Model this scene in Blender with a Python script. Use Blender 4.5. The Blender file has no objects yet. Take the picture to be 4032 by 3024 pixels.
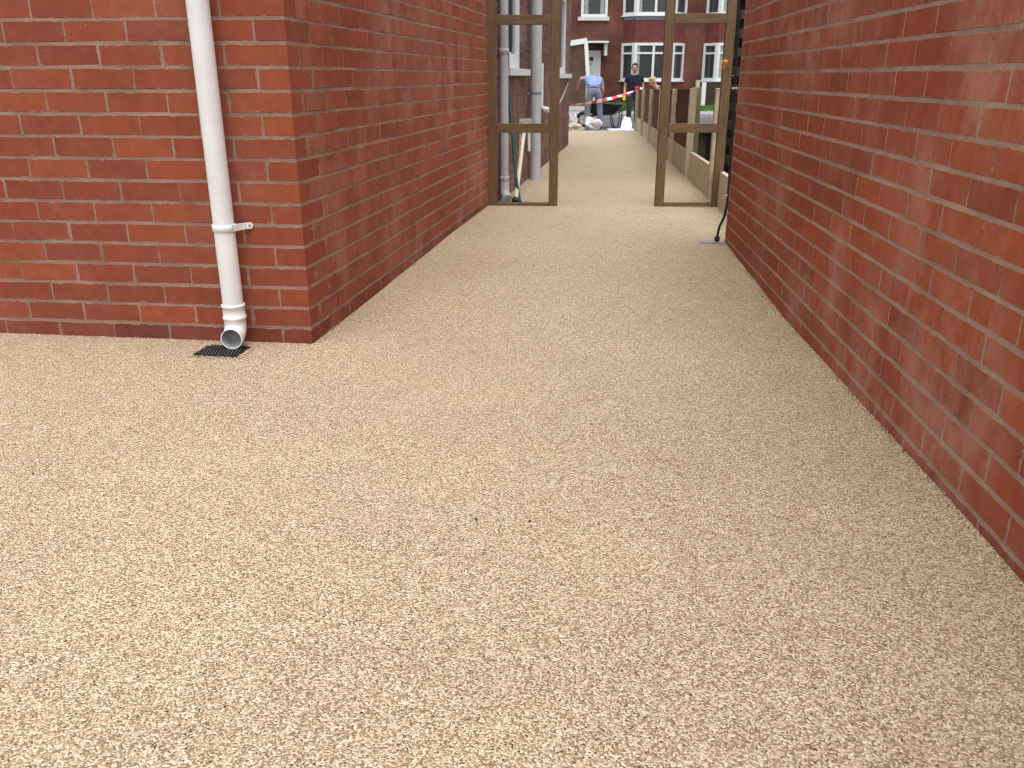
import bpy, bmesh, math, random
from mathutils import Vector, Matrix
random.seed(7)
R = math.radians
S = bpy.context.scene
COL = S.collection

# ------------------------------------------------------------------ camera, world, sun, exposure
F_PX = 3300.0                                  # focal length in pixels of the 4032 x 3024 photograph
CAM_H = 1.04
PITCH = math.atan((1512 - 300) / F_PX)
cam_d = bpy.data.cameras.new('camera')
cam = bpy.data.objects.new('camera', cam_d)
COL.objects.link(cam)
cam.location = (0, 0, CAM_H)
cam.rotation_euler = (math.pi / 2 - PITCH, 0, 0)
cam_d.sensor_width = 36.0
cam_d.lens = 36.0 * F_PX / 4032.0
cam_d.clip_start = 0.05
cam_d.clip_end = 600.0
cam_d.dof.use_dof = True
cam_d.dof.focus_distance = 1.8
cam_d.dof.aperture_fstop = 10.5
S.camera = cam
S.render.resolution_x, S.render.resolution_y = 1024, 768

world = bpy.data.worlds.new('World')
S.world = world
world.use_nodes = True
wn, wl = world.node_tree.nodes, world.node_tree.links
wn.clear()
SUN_EL, SUN_AZ = R(74), R(168)                 # azimuth: compass bearing the light comes from, +Y = 0
sky = wn.new('ShaderNodeTexSky')
sky.sky_type = 'NISHITA'
sky.sun_disc = False
sky.sun_elevation = SUN_EL
sky.sun_rotation = SUN_AZ
sky.air_density = 1.0
sky.dust_density = 4.0
hs = wn.new('ShaderNodeHueSaturation')         # overcast: the blue is veiled by cloud
hs.inputs['Saturation'].default_value = 0.22
bg = wn.new('ShaderNodeBackground')
bg.inputs['Strength'].default_value = 0.15
wo = wn.new('ShaderNodeOutputWorld')
wl.new(sky.outputs[0], hs.inputs['Color'])
wl.new(hs.outputs[0], bg.inputs['Color'])
wl.new(bg.outputs[0], wo.inputs['Surface'])

sun_d = bpy.data.lights.new('sun', 'SUN')
sun_d.energy = 0.7
sun_d.angle = R(70)
sun_d.color = (1.0, 0.96, 0.9)
sun = bpy.data.objects.new('sun', sun_d)
COL.objects.link(sun)
sdir = Vector((math.sin(SUN_AZ) * math.cos(SUN_EL), math.cos(SUN_AZ) * math.cos(SUN_EL), math.sin(SUN_EL)))
sun.rotation_euler = sdir.to_track_quat('Z', 'Y').to_euler()
sun.location = (0, -5, 12)

S.view_settings.view_transform = 'Standard'
S.view_settings.look = 'None'
S.view_settings.gamma = 1.0
S.view_settings.exposure = 0.88
S.view_settings.use_curve_mapping = False
S.render.engine = 'CYCLES'
S.cycles.filter_width = 1.1
S.cycles.max_bounces = 8
S.cycles.diffuse_bounces = 5

# ------------------------------------------------------------------ pixel -> place helpers
SP, CP = math.sin(PITCH), math.cos(PITCH)
def ray(u, v):
    a = (u - 2016) / F_PX; b = (v - 1512) / F_PX
    return Vector((a, CP - b * SP, -SP - b * CP))
def on_ground(u, v, z=0.0):
    d = ray(u, v); t = (z - CAM_H) / d.z
    return d * t + Vector((0, 0, CAM_H))
def at_y(u, v, Y):
    d = ray(u, v)
    return d * (Y / d.y) + Vector((0, 0, CAM_H))
def on_wall(u, v, P, bearing, off=0.0):
    """point where the sight line meets the vertical plane through P running along bearing; off = metres to its right"""
    n = Vector((math.cos(bearing), -math.sin(bearing), 0))
    d = ray(u, v)
    t = (n.dot(Vector((P[0], P[1], 0)) - Vector((0, 0, CAM_H))) + off) / n.dot(d)
    return d * t + Vector((0, 0, CAM_H))
def project(p):
    q = Vector(p) - Vector((0, 0, CAM_H))
    zc = q.y * CP - q.z * SP
    if zc < 0.1: return None
    return 2016 + F_PX * q.x / zc, 1512 + F_PX * (-q.y * SP - q.z * CP) / zc, zc

# ------------------------------------------------------------------ mesh helpers
def link(o, parent=None):
    COL.objects.link(o)
    if parent: o.parent = parent
    return o
def mesh_obj(name, bm, mats, parent=None, smooth=False):
    me = bpy.data.meshes.new(name)
    bmesh.ops.recalc_face_normals(bm, faces=bm.faces)
    bm.to_mesh(me); bm.free()
    if not isinstance(mats, (list, tuple)): mats = [mats]
    for m in mats: me.materials.append(m)
    if smooth:
        for p in me.polygons: p.use_smooth = True
    return link(bpy.data.objects.new(name, me), parent)
def empty(name, loc=(0, 0, 0)):
    o = bpy.data.objects.new(name, None); o.location = loc
    o.empty_display_size = 0.1
    return link(o)
def tag(o, label, cat, group=None):
    o['label'] = label; o['category'] = cat
    if group: o['group'] = group
    return o
def struct(o):
    o['kind'] = 'structure'; return o
def box(bm, x0, x1, y0, y1, z0, z1, M=None, bev=0.0, mi=0):
    vs = [bm.verts.new((x, y, z)) for z in (z0, z1) for y in (y0, y1) for x in (x0, x1)]
    fs = [(0, 2, 3, 1), (4, 5, 7, 6), (0, 1, 5, 4), (2, 6, 7, 3), (0, 4, 6, 2), (1, 3, 7, 5)]
    faces = [bm.faces.new([vs[i] for i in f]) for f in fs]
    for f in faces: f.material_index = mi
    out = vs
    if bev > 0:
        es = list({e for f in faces for e in f.edges})
        r = bmesh.ops.bevel(bm, geom=es, offset=bev, segments=2, affect='EDGES', profile=0.6)
        out = list({v for f in r['faces'] for v in f.verts} | {v for v in vs if v.is_valid})
        for f in r['faces']: f.material_index = mi
        # all verts linked to this island
        seen = set(out); st = list(out)
        while st:
            v = st.pop()
            for e in v.link_edges:
                w = e.other_vert(v)
                if w not in seen: seen.add(w); st.append(w)
        out = list(seen)
    if M is not None:
        for v in out: v.co = M @ v.co
    return out
def prism(bm, pts, z0, z1, mi=0):
    lo = [bm.verts.new((p[0], p[1], z0)) for p in pts]; hi = [bm.verts.new((p[0], p[1], z1)) for p in pts]
    n = len(pts); fs = [bm.faces.new(lo[::-1]), bm.faces.new(hi)]
    for i in range(n): fs.append(bm.faces.new((lo[i], lo[(i + 1) % n], hi[(i + 1) % n], hi[i])))
    for f in fs: f.material_index = mi
    return fs
def tube(bm, pts, rad, seg=16, caps=True, mi=0):
    """sweep a circle along pts; rad number or list"""
    pts = [Vector(p) for p in pts]; n = len(pts)
    rads = rad if isinstance(rad, (list, tuple)) else [rad] * n
    rings = []; ref = None
    for i, p in enumerate(pts):
        t = (pts[min(i + 1, n - 1)] - pts[max(i - 1, 0)]).normalized()
        if ref is None:
            ref = Vector((1, 0, 0)) if abs(t.x) < 0.9 else Vector((0, 1, 0))
        a = (ref - t * ref.dot(t)).normalized(); b = t.cross(a); ref = a
        rings.append([bm.verts.new(p + (a * math.cos(2 * math.pi * k / seg) + b * math.sin(2 * math.pi * k / seg)) * rads[i]) for k in range(seg)])
    for i in range(n - 1):
        for k in range(seg):
            f = bm.faces.new((rings[i][k], rings[i][(k + 1) % seg], rings[i + 1][(k + 1) % seg], rings[i + 1][k])); f.material_index = mi; f.smooth = True
    if caps:
        for r in (rings[0][::-1], rings[-1]):
            f = bm.faces.new([bm.verts.new(v.co) for v in r]); f.material_index = mi
    return rings
def smooth_path(pts, n=8):
    """Catmull-Rom through pts"""
    P = [Vector(p) for p in pts]; P = [P[0] * 2 - P[1]] + P + [P[-1] * 2 - P[-2]]
    out = []
    for i in range(1, len(P) - 2):
        for k in range(n):
            t = k / n; a, b, c, d = P[i - 1], P[i], P[i + 1], P[i + 2]
            out.append(0.5 * ((2 * b) + (c - a) * t + (2 * a - 5 * b + 4 * c - d) * t * t + (3 * b - a - 3 * c + d) * t ** 3))
    return out + [P[-2]]
def bar(bm, A, B, w, t, up=(0, 0, 1), mi=0, bev=0.0):
    """rectangular bar from A to B, w wide along 'up', t thick"""
    A, B = Vector(A), Vector(B); x = (B - A); L = x.length; x.normalize()
    z = Vector(up); z = (z - x * z.dot(x)).normalized(); y = z.cross(x)
    M = Matrix((x, y, z)).transposed().to_4x4(); M.translation = A
    return box(bm, 0, L, -t / 2, t / 2, -w / 2, w / 2, M, bev, mi)

# ------------------------------------------------------------------ materials
def mat(name):
    m = bpy.data.materials.new(name); m.use_nodes = True
    nt = m.node_tree; nt.nodes.clear()
    o = nt.nodes.new('ShaderNodeOutputMaterial'); b = nt.nodes.new('ShaderNodeBsdfPrincipled')
    nt.links.new(b.outputs[0], o.inputs['Surface'])
    return m, nt, b
class N:
    def __init__(s, nt): s.nt = nt
    def n(s, t, **kw):
        x = s.nt.nodes.new(t)
        for k, v in kw.items(): setattr(x, k, v)
        return x
    def l(s, a, b): s.nt.links.new(a, b)
    def coord(s, kind='Object'):
        if kind == 'World': return s.n('ShaderNodeNewGeometry').outputs['Position']
        return s.n('ShaderNodeTexCoord').outputs[kind]
    def noise(s, vec, scale, detail=4, rough=0.55, out='Fac'):
        x = s.n('ShaderNodeTexNoise'); x.inputs['Scale'].default_value = scale; x.inputs['Detail'].default_value = detail; x.inputs['Roughness'].default_value = rough
        s.l(vec, x.inputs['Vector']); return x.outputs[out]
    def ramp(s, fac, stops, interp='LINEAR'):
        x = s.n('ShaderNodeValToRGB'); x.color_ramp.interpolation = interp
        e = x.color_ramp.elements
        while len(e) < len(stops): e.new(0.5)
        for el, (p, c) in zip(e, stops):
            el.position = p; el.color = (c if isinstance(c, (tuple, list)) else (c, c, c)) + ((1,) if not isinstance(c, (tuple, list)) or len(c) == 3 else ())
        s.l(fac, x.inputs['Fac']); return x.outputs['Color']
    def mix(s, fac, a, b, mode='MIX'):
        x = s.n('ShaderNodeMix', data_type='RGBA', blend_type=mode)
        for sock, v in ((x.inputs[0], fac), (x.inputs[6], a), (x.inputs[7], b)):
            if isinstance(v, (int, float)): sock.default_value = v
            elif isinstance(v, (tuple, list)): sock.default_value = tuple(v) + (1,)
            else: s.l(v, sock)
        return x.outputs[2]
    def math(s, op, a, b=None):
        x = s.n('ShaderNodeMath', operation=op)
        for sock, v in ((x.inputs[0], a), (x.inputs[1], b)):
            if v is None: continue
            if isinstance(v, (int, float)): sock.default_value = v
            else: s.l(v, sock)
        return x.outputs[0]
    def scale(s, vec, sc):
        x = s.n('ShaderNodeMapping'); x.inputs['Scale'].default_value = sc; s.l(vec, x.inputs['Vector']); return x.outputs[0]
    def bump(s, h, bsdf, strength=0.3, dist=0.01):
        x = s.n('ShaderNodeBump'); x.inputs['Strength'].default_value = strength; x.inputs['Distance'].default_value = dist
        s.l(h, x.inputs['Height']); s.l(x.outputs[0], bsdf.inputs['Normal'])

def simple(name, col, rough=0.6, var=0.12, scale=20, bump=0.0, metal=0.0, spec=0.4, coord='World'):
    m, nt, b = mat(name); g = N(nt)
    c = g.coord(coord)
    f = g.noise(c, scale, 5)
    dark = tuple(x * (1 - var) for x in col); lite = tuple(min(1, x * (1 + var)) for x in col)
    g.l(g.ramp(f, [(0.3, dark), (0.7, lite)]), b.inputs['Base Color'])
    b.inputs['Roughness'].default_value = rough; b.inputs['Metallic'].default_value = metal
    b.inputs['Specular IOR Level'].default_value = spec
    if bump: g.bump(g.noise(c, scale * 3, 4), b, bump, 0.004)
    return m

def brick_mat(name, source, bloom=0.5, bloom_scale=1.5):
    """face brick; base colour comes with each brick (object colour or colour attribute); pale salt bloom and fine sandy skin on top"""
    m, nt, b = mat(name); g = N(nt)
    w = g.coord('World')
    if source == 'object': base = g.n('ShaderNodeObjectInfo').outputs['Color']
    else: base = g.n('ShaderNodeVertexColor', layer_name='Col').outputs['Color']
    mott = g.ramp(g.noise(w, 16, 5, 0.6), [(0.3, 0.86), (0.7, 1.12)])
    c = g.mix(1.0, base, mott, 'MULTIPLY')
    fine = g.ramp(g.noise(w, 260, 2, 0.6), [(0.3, 0.9), (0.7, 1.1)])
    c = g.mix(1.0, c, fine, 'MULTIPLY')
    # bloom: washed-down pale salts, streaked vertically, stronger on some bricks
    st = g.noise(g.scale(w, (1, 1, 0.7)), 5.0, 9, 0.72)
    big = g.noise(w, bloom_scale, 3, 0.5)
    k = g.math('MULTIPLY', g.ramp(st, [(0.40, 0.0), (0.62, 1.0)]), g.ramp(big, [(0.44, 0.0), (0.60, 1.0)]))
    k = g.math('MULTIPLY', k, g.ramp(g.noise(w, 120, 3, 0.7), [(0.3, 0.55), (0.7, 1.0)]))
    k = g.math('MULTIPLY', k, bloom)
    c = g.mix(k, c, (0.47, 0.25, 0.20))
    # splashes of mortar and cement dust: small pale flecks
    vor = g.n('ShaderNodeTexVoronoi'); vor.inputs['Scale'].default_value = 34; g.l(w, vor.inputs['Vector'])
    sep = g.n('ShaderNodeSeparateColor'); g.l(vor.outputs['Color'], sep.inputs[0])
    fl = g.math('MULTIPLY', g.math('LESS_THAN', vor.outputs['Distance'], 0.075), g.math('GREATER_THAN', sep.outputs[0], 0.86))
    c = g.mix(g.math('MULTIPLY', fl, 0.45), c, (0.55, 0.42, 0.33))
    vp = g.n('ShaderNodeTexVoronoi'); vp.inputs['Scale'].default_value = 110; g.l(w, vp.inputs['Vector'])
    sp_ = g.n('ShaderNodeSeparateColor'); g.l(vp.outputs['Color'], sp_.inputs[0])
    painted_pit = g.math('MULTIPLY', g.math('LESS_THAN', vp.outputs['Distance'], 0.16), g.math('GREATER_THAN', sp_.outputs[1], 0.8))
    c = g.mix(g.math('MULTIPLY', painted_pit, 0.5), c, (0.06, 0.022, 0.016))
    if source == 'object':   # pointing smeared unevenly over the arrises
        gc_ = g.n('ShaderNodeSeparateXYZ'); g.l(g.coord('Generated'), gc_.inputs[0])
        def edge_d(o, size):
            return g.math('MULTIPLY', g.math('SUBTRACT', 0.5, g.math('ABSOLUTE', g.math('SUBTRACT', o, 0.5))), size)
        dd = g.math('MINIMUM', edge_d(gc_.outputs[0], 0.235), edge_d(gc_.outputs[2], 0.072))
        lim = g.math('MULTIPLY', g.math('SUBTRACT', g.noise(w, 22, 5, 0.7), 0.47), 0.03)
        c = g.mix(g.math('MULTIPLY', g.math('LESS_THAN', dd, lim), 0.75), c, (0.31, 0.20, 0.145))
        lim2 = g.math('MULTIPLY', g.math('SUBTRACT', g.noise(g.scale(w, (1.3, 1.3, 1.3)), 40, 4, 0.7), 0.55), 0.03)
        c = g.mix(g.math('MULTIPLY', g.math('LESS_THAN', dd, lim2), 0.6), c, (0.075, 0.028, 0.02))
    nt.links.new(c, b.inputs['Base Color'])
    b.inputs['Roughness'].default_value = 0.88
    b.inputs['Specular IOR Level'].default_value = 0.18
    h = g.math('ADD', g.math('MULTIPLY', g.noise(w, 30, 4), 1.0), g.math('MULTIPLY', g.noise(w, 300, 2), 0.25))
    g.bump(h, b, 0.35, 0.004)
    return m

def mortar_mat(name, col, var=0.25):
    m, nt, b = mat(name); g = N(nt); w = g.coord('World')
    a = g.ramp(g.noise(w, 5, 5, 0.6), [(0.3, tuple(x * (1 - var) for x in col)), (0.7, tuple(min(1, x * (1 + var * .7)) for x in col))])
    d = g.ramp(g.noise(w, 120, 4, 0.7), [(0.25, 0.78), (0.75, 1.15)])
    g.l(g.mix(1.0, a, d, 'MULTIPLY'), b.inputs['Base Color'])
    b.inputs['Roughness'].default_value = 0.95; b.inputs['Specular IOR Level'].default_value = 0.15
    g.bump(g.noise(w, 150, 5, 0.7), b, 0.6, 0.006)
    return m

def gravel_mat():
    """resin-bound gravel: 3-5 mm rounded stones of cream, buff, tan and a few dark ones; browner cells also paint in shaded gaps"""
    m, nt, b = mat('resin_bound_gravel'); g = N(nt); w = g.coord('World')
    wob = g.n('ShaderNodeVectorMath', operation='ADD')
    nz = g.n('ShaderNodeTexNoise'); nz.inputs['Scale'].default_value = 140; nz.inputs['Detail'].default_value = 2; g.l(w, nz.inputs['Vector'])
    sc = g.n('ShaderNodeVectorMath', operation='SCALE'); sc.inputs['Scale'].default_value = 0.0016; g.l(nz.outputs['Color'], sc.inputs[0])
    g.l(w, wob.inputs[0]); g.l(sc.outputs[0], wob.inputs[1])
    v = g.n('ShaderNodeTexVoronoi', voronoi_dimensions='2D'); v.inputs['Scale'].default_value = 280; v.inputs['Randomness'].default_value = 1.0
    g.l(wob.outputs[0], v.inputs['Vector'])
    sep = g.n('ShaderNodeSeparateColor'); g.l(v.outputs['Color'], sep.inputs[0])
    stones = g.ramp(sep.outputs[0], [(0.0, (0.035, 0.026, 0.016)), (0.006, (0.15, 0.10, 0.06)), (0.03, (0.235, 0.165, 0.10)), (0.25, (0.325, 0.246, 0.152)),
                                     (0.42, (0.41, 0.318, 0.205)), (0.54, (0.52, 0.425, 0.29)), (0.8, (0.60, 0.508, 0.367)), (0.97, (0.76, 0.69, 0.56))])  # the browner share stands in for shade between the stones
    tint = g.ramp(sep.outputs[1], [(0.0, (1.05, 0.94, 0.84)), (0.2, (1.0, 0.99, 0.96)), (0.8, (1.0, 1.0, 1.0)), (1.0, (0.96, 1.0, 1.0))])
    c = g.mix(1.0, stones, tint, 'MULTIPLY')
    # batches trowelled side by side: very slight drift of the mix
    p1 = g.ramp(g.noise(w, 1.7, 4, 0.6), [(0.28, (0.95, 0.915, 0.90)), (0.42, (0.97, 0.95, 0.95)), (0.55, (1.0, 0.99, 0.96)), (0.72, (1.05, 1.03, 0.98))])
    p2 = g.ramp(g.noise(w, 14, 4, 0.65), [(0.3, (0.94, 0.92, 0.89)), (0.55, (1.0, 1.0, 1.0)), (0.75, (1.04, 1.03, 1.01))])
    p3 = g.ramp(g.noise(g.scale(w, (0.5, 1, 1)), 0.9, 3, 0.5), [(0.35, (0.955, 0.945, 0.94)), (0.6, (1.015, 1.01, 1.0))])
    c = g.mix(1.0, g.mix(1.0, g.mix(1.0, c, p3, 'MULTIPLY'), p1, 'MULTIPLY'), p2, 'MULTIPLY')
    g.l(c, b.inputs['Base Color'])
    b.inputs['Roughness'].default_value = 0.5
    b.inputs['Specular IOR Level'].default_value = 0.35
    dome = g.math('SUBTRACT', 1.0, g.math('POWER', g.math('MULTIPLY', v.outputs['Distance'], 1.25), 2.0))
    lift = g.math('MULTIPLY', sep.outputs[2], 0.6)
    g.bump(g.math('ADD', dome, lift), b, 0.75, 0.0020)
    return m

def wood_mat(name, col, dark, scale=6.0):
    m, nt, b = mat(name); g = N(nt); o = g.coord('Object')
    st = g.noise(g.scale(o, (16, 16, 1.2)), scale, 6, 0.65)
    c = g.ramp(st, [(0.25, dark), (0.5, tuple((a + d) / 2 for a, d in zip(col, dark))), (0.75, col)])
    k = g.noise(o, 2.3, 3)
    c = g.mix(1.0, c, g.ramp(k, [(0.3, 0.82), (0.7, 1.12)]), 'MULTIPLY')
    vo = g.n('ShaderNodeTexVoronoi'); vo.inputs['Scale'].default_value = 3.1; g.l(g.scale(o, (1, 1, 0.7)), vo.inputs['Vector'])
    c = g.mix(g.math('MULTIPLY', g.math('LESS_THAN', vo.outputs['Distance'], 0.07), 0.7), c, tuple(d * 0.45 for d in dark))
    g.l(c, b.inputs['Base Color']); b.inputs['Roughness'].default_value = 0.8
    b.inputs['Specular IOR Level'].default_value = 0.25
    g.bump(st, b, 0.25, 0.003)
    return m

def far_brick_mat(name, c1, c2, mort, stain=0.5):
    """brickwork too far away to tell the bricks apart"""
    m, nt, b = mat(name); g = N(nt); o = g.coord('Object')
    mp = g.n('ShaderNodeMapping'); mp.inputs['Rotation'].default_value = (R(-90), 0, 0); g.l(o, mp.inputs['Vector'])
    br = g.n('ShaderNodeTexBrick'); br.inputs['Scale'].default_value = 1.0
    br.inputs['Brick Width'].default_value = 0.235; br.inputs['Row Height'].default_value = 0.082; br.inputs['Mortar Size'].default_value = 0.006
    br.inputs['Color1'].default_value = c1 + (1,); br.inputs['Color2'].default_value = c2 + (1,); br.inputs['Mortar'].default_value = mort + (1,)
    g.l(mp.outputs[0], br.inputs['Vector'])
    s = g.ramp(g.noise(o, 0.9, 5, 0.6), [(0.30, 1 - stain), (0.62, 1.08)])
    g.l(g.mix(1.0, br.outputs['Color'], s, 'MULTIPLY'), b.inputs['Base Color'])
    b.inputs['Roughness'].default_value = 0.85; b.inputs['Specular IOR Level'].default_value = 0.2
    return m

M_brick_f = brick_mat('red_face_brick_clean', 'object', 0.16)
M_brick_o = brick_mat('red_face_brick', 'object', 0.72)
M_brick_s = brick_mat('red_face_brick_hazed', 'object', 0.62, 0.8)
M_brick_a = brick_mat('red_face_brick_far', 'attr', 0.5)
M_mortar = mortar_mat('lime_mortar', (0.315, 0.208, 0.15), 0.38)
M_mortar_r = mortar_mat('pale_mortar', (0.38, 0.262, 0.20), 0.3)
M_mortar_old = mortar_mat('old_grey_mortar', (0.20, 0.155, 0.135))
M_gravel = gravel_mat()
M_pvc = simple('white_pvc', (0.74, 0.74, 0.75), 0.32, 0.04, 9, spec=0.5)
M_pvc_in = simple('grey_pvc_inside', (0.42, 0.43, 0.44), 0.6, 0.35, 60)  # darker, mottled grey for the inner skin of the shoe
M_grey_pipe = simple('grey_upvc', (0.46, 0.465, 0.485), 0.4, 0.05, 5)
M_black = simple('black_plastic', (0.016, 0.016, 0.018), 0.45, 0.3, 60, 0.2)
M_screw = simple('zinc_screw', (0.35, 0.35, 0.36), 0.4, 0.2, 80, metal=0.8)
M_wood = wood_mat('treated_softwood', (0.205, 0.128, 0.068), (0.10, 0.062, 0.033))
M_wood_pale = wood_mat('pale_softwood', (0.46, 0.36, 0.22), (0.30, 0.22, 0.13))
M_panel = wood_mat('dark_stained_panel', (0.135, 0.050, 0.018), (0.075, 0.028, 0.011), 4)
M_conc = simple('fence_concrete', (0.50, 0.425, 0.30), 0.9, 0.16, 14, 0.4)
M_white = simple('white_upvc_frame', (0.78, 0.79, 0.80), 0.3, 0.03, 6)
M_sill = simple('painted_stone_sill', (0.62, 0.61, 0.58), 0.7, 0.1, 10, 0.2)
M_asphalt = simple('asphalt', (0.085, 0.087, 0.09), 0.92, 0.3, 40, 0.5)
M_flag = simple('concrete_flags', (0.27, 0.265, 0.25), 0.9, 0.18, 6, 0.3)
M_kerb = simple('kerb_concrete', (0.33, 0.32, 0.30), 0.9, 0.2, 8, 0.3)
M_soil = simple('bare_soil', (0.10, 0.085, 0.06), 0.95, 0.4, 6, 0.6)
def glass_mat():
    m, nt, b = mat('window_glass')
    b.inputs['Base Color'].default_value = (0.045, 0.048, 0.052, 1); b.inputs['Roughness'].default_value = 0.06
    b.inputs['Specular IOR Level'].default_value = 0.6
    return m
M_glass = glass_mat()

# ------------------------------------------------------------------ plan of the place (metres)
CORNER = (-0.826, 3.313); B_LEFT = R(9.2); B_FRONT = R(-83.5)
RWALL = (1.263, 3.646); B_RIGHT = R(4.34)
GATE_Y = 7.2
def lwx(y): return CORNER[0] + (y - CORNER[1]) * math.tan(B_LEFT)
def rwx(y): return RWALL[0] + (y - RWALL[1]) * math.tan(B_RIGHT)
def interp(x, tab):
    if x <= tab[0][0]: return tab[0][1]
    for (a, A), (b_, B) in zip(tab, tab[1:]):
        if x <= b_:
            t = (x - a) / (b_ - a); t = t * t * (3 - 2 * t)
            return A + (B - A) * t
    return tab[-1][1]
LEFT_Z = [(3.0, 0.0), (4.1, -0.002), (4.7, 0.006), (6.1, 0.017), (7.2, 0.012), (9, 0.0)]
RIGHT_Z = [(1.2, 0.012), (1.83, 0.014), (2.23, 0.006), (2.76, -0.005), (3.73, -0.022), (4.66, -0.006), (5.46, 0.010), (7, 0.004), (9, 0.0)]
def floor_z(x, y):
    l, r = (lwx(y) if y > 3.3 else -0.8), rwx(y)
    t = max(0.0, min(1.0, (x - l) / max(0.3, r - l)))
    z = interp(y, LEFT_Z) * (1 - t) + interp(y, RIGHT_Z) * t
    if y > 17.2: z -= (y - 17.2) * 0.004
    return z

# ------------------------------------------------------------------ ground, driveway, street
def sheet(name, prof, x0, x1, m, nx=2):
    """sheet following the ground profile [(y, z), ...]"""
    b = bmesh.new(); rows = []
    for y, z in prof:
        rows.append([b.verts.new((x0 + (x1 - x0) * i / nx, y, z)) for i in range(nx + 1)])
    for a, c in zip(rows, rows[1:]):
        for i in range(nx): b.faces.new((a[i], a[i + 1], c[i + 1], c[i]))
    return struct(mesh_obj(name, b, m))
sheet('ground', [(-250, -0.06), (17.0, -0.06), (19.8, -0.30), (20.2, -0.40), (28.6, -0.40), (29.0, -0.25), (31, -0.16), (260, -0.16)], -250, 250, M_soil, 4)

bm = bmesh.new(); rows = []
y = -4.0
ys = []
while y < 17.905:
    ys.append(y); y += 0.12 if y < 8 else 0.3
ys[-1] = 17.9
NX = 26
for y in ys:
    xl = -5.0 if y < 3.6 else (lwx(y) - 0.12 if y < 14.2 else -3.0)
    xr = (rwx(y) + 0.12 if y < 5.5 else 1.78 + (y - 7.2) * 0.0752 - 0.02)
    row = []
    for i in range(NX + 1):
        x = xl + (xr - xl) * i / NX
        z = floor_z(x, y) + (0.0025 * math.sin(3.1 * x + 1.7 * y) * math.sin(2.3 * y - 1.1 * x) if y < 17 else 0)
        row.append(bm.verts.new((x, y, z)))
    rows.append(row)
for a, c in zip(rows, rows[1:]):
    for i in range(NX): bm.faces.new((a[i], a[i + 1], c[i + 1], c[i]))
# turned-down front edge at the street
edge = [bm.verts.new((v.co.x, v.co.y + 0.01, -0.12)) for v in rows[-1]]
for i in range(NX): bm.faces.new((rows[-1][i], rows[-1][i + 1], edge[i + 1], edge[i]))
driveway = struct(mesh_obj('driveway', bm, M_gravel, smooth=True))

sheet('pavement', [(17.9, -0.035), (18.8, -0.07), (19.9, -0.14)], -60, 60, M_flag, 4)
ROADZ = [(20.05, -0.24), (22, -0.265), (24.3, -0.275), (26.5, -0.26), (28.6, -0.23)]
sheet('road', ROADZ, -60, 60, M_asphalt, 4)
def road_z(y): return interp(y, [(19.9, -0.14), (20.06, -0.24)] + ROADZ[1:])
for nm, y0, y1, zt in (('kerb', 19.9, 20.05, -0.135), ('kerb', 28.6, 28.75, -0.11)):
    bm = bmesh.new()
    x = -30.0
    while x < 30:
        box(bm, x, x + 0.905, y0, y1, zt - 0.3, zt + random.uniform(-.003, .003), bev=0.012); x += 0.915
    struct(mesh_obj(nm, bm, M_kerb))
sheet('footpath', [(28.75, -0.12), (30.4, -0.09)], -60, 60, M_flag, 4)

# ------------------------------------------------------------------ brickwork
def brick_colour(kind):
    t = random.random()
    if kind == 'new':
        c = [(0.285, 0.071, 0.037), (0.265, 0.066, 0.036), (0.248, 0.063, 0.036), (0.303, 0.077, 0.038), (0.270, 0.070, 0.041)][int(t * 4.999)]
    elif kind == 'right':
        c = [(0.280, 0.071, 0.038), (0.268, 0.068, 0.038), (0.252, 0.066, 0.039), (0.296, 0.075, 0.039), (0.270, 0.072, 0.042)][int(t * 4.999)]
    elif kind == 'orange':
        c = [(0.312, 0.079, 0.037), (0.298, 0.076, 0.037), (0.328, 0.084, 0.038)][int(t * 2.999)]
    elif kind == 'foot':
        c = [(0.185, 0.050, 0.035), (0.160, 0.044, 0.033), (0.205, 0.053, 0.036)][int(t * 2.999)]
    elif kind == 'old':
        c = [(0.160, 0.080, 0.066), (0.140, 0.072, 0.062), (0.180, 0.084, 0.066), (0.125, 0.066, 0.060)][int(t * 3.999)]
    j = random.uniform(0.93, 1.07) * {'new': 0.92, 'right': 0.98}.get(kind, 1.0)
    return tuple(v * j for v in c)
BRICK_MESH = {}
def brick_bm(L, h, d, ch=0.0016, seed=0):
    """front face at y = 0, chamfered arris, slightly uneven"""
    r = random.Random(seed)
    b = bmesh.new(); x, z = L / 2, h / 2
    j = lambda: r.uniform(-0.0009, 0.0009)
    fr = [b.verts.new((sx * (x - ch) + j(), j() * .6, sz * (z - ch) + j())) for sx, sz in ((-1, -1), (1, -1), (1, 1), (-1, 1))]
    md = [b.verts.new((sx * x + j(), -ch, sz * z + j())) for sx, sz in ((-1, -1), (1, -1), (1, 1), (-1, 1))]
    bk = [b.verts.new((sx * x, -d, sz * z)) for sx, sz in ((-1, -1), (1, -1), (1, 1), (-1, 1))]
    b.faces.new(fr)
    for A, B in ((fr, md), (md, bk)):
        for i in range(4): b.faces.new((A[i], A[(i + 1) % 4], B[(i + 1) % 4], B[i]))
    b.faces.new(bk[::-1])
    bmesh.ops.recalc_face_normals(b, faces=b.faces)
    return b
def brick_mesh(L, h, var, m):
    key = (round(L, 3), round(h, 4), var, m.name)
    if key not in BRICK_MESH:
        b = brick_bm(L, h, 0.06, seed=int(L * 7919 + h * 1e4) + var * 31)
        me = bpy.data.meshes.new('brick'); b.to_mesh(me); b.free()
        me.materials.append(m)
        BRICK_MESH[key] = me
    return BRICK_MESH[key]
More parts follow.
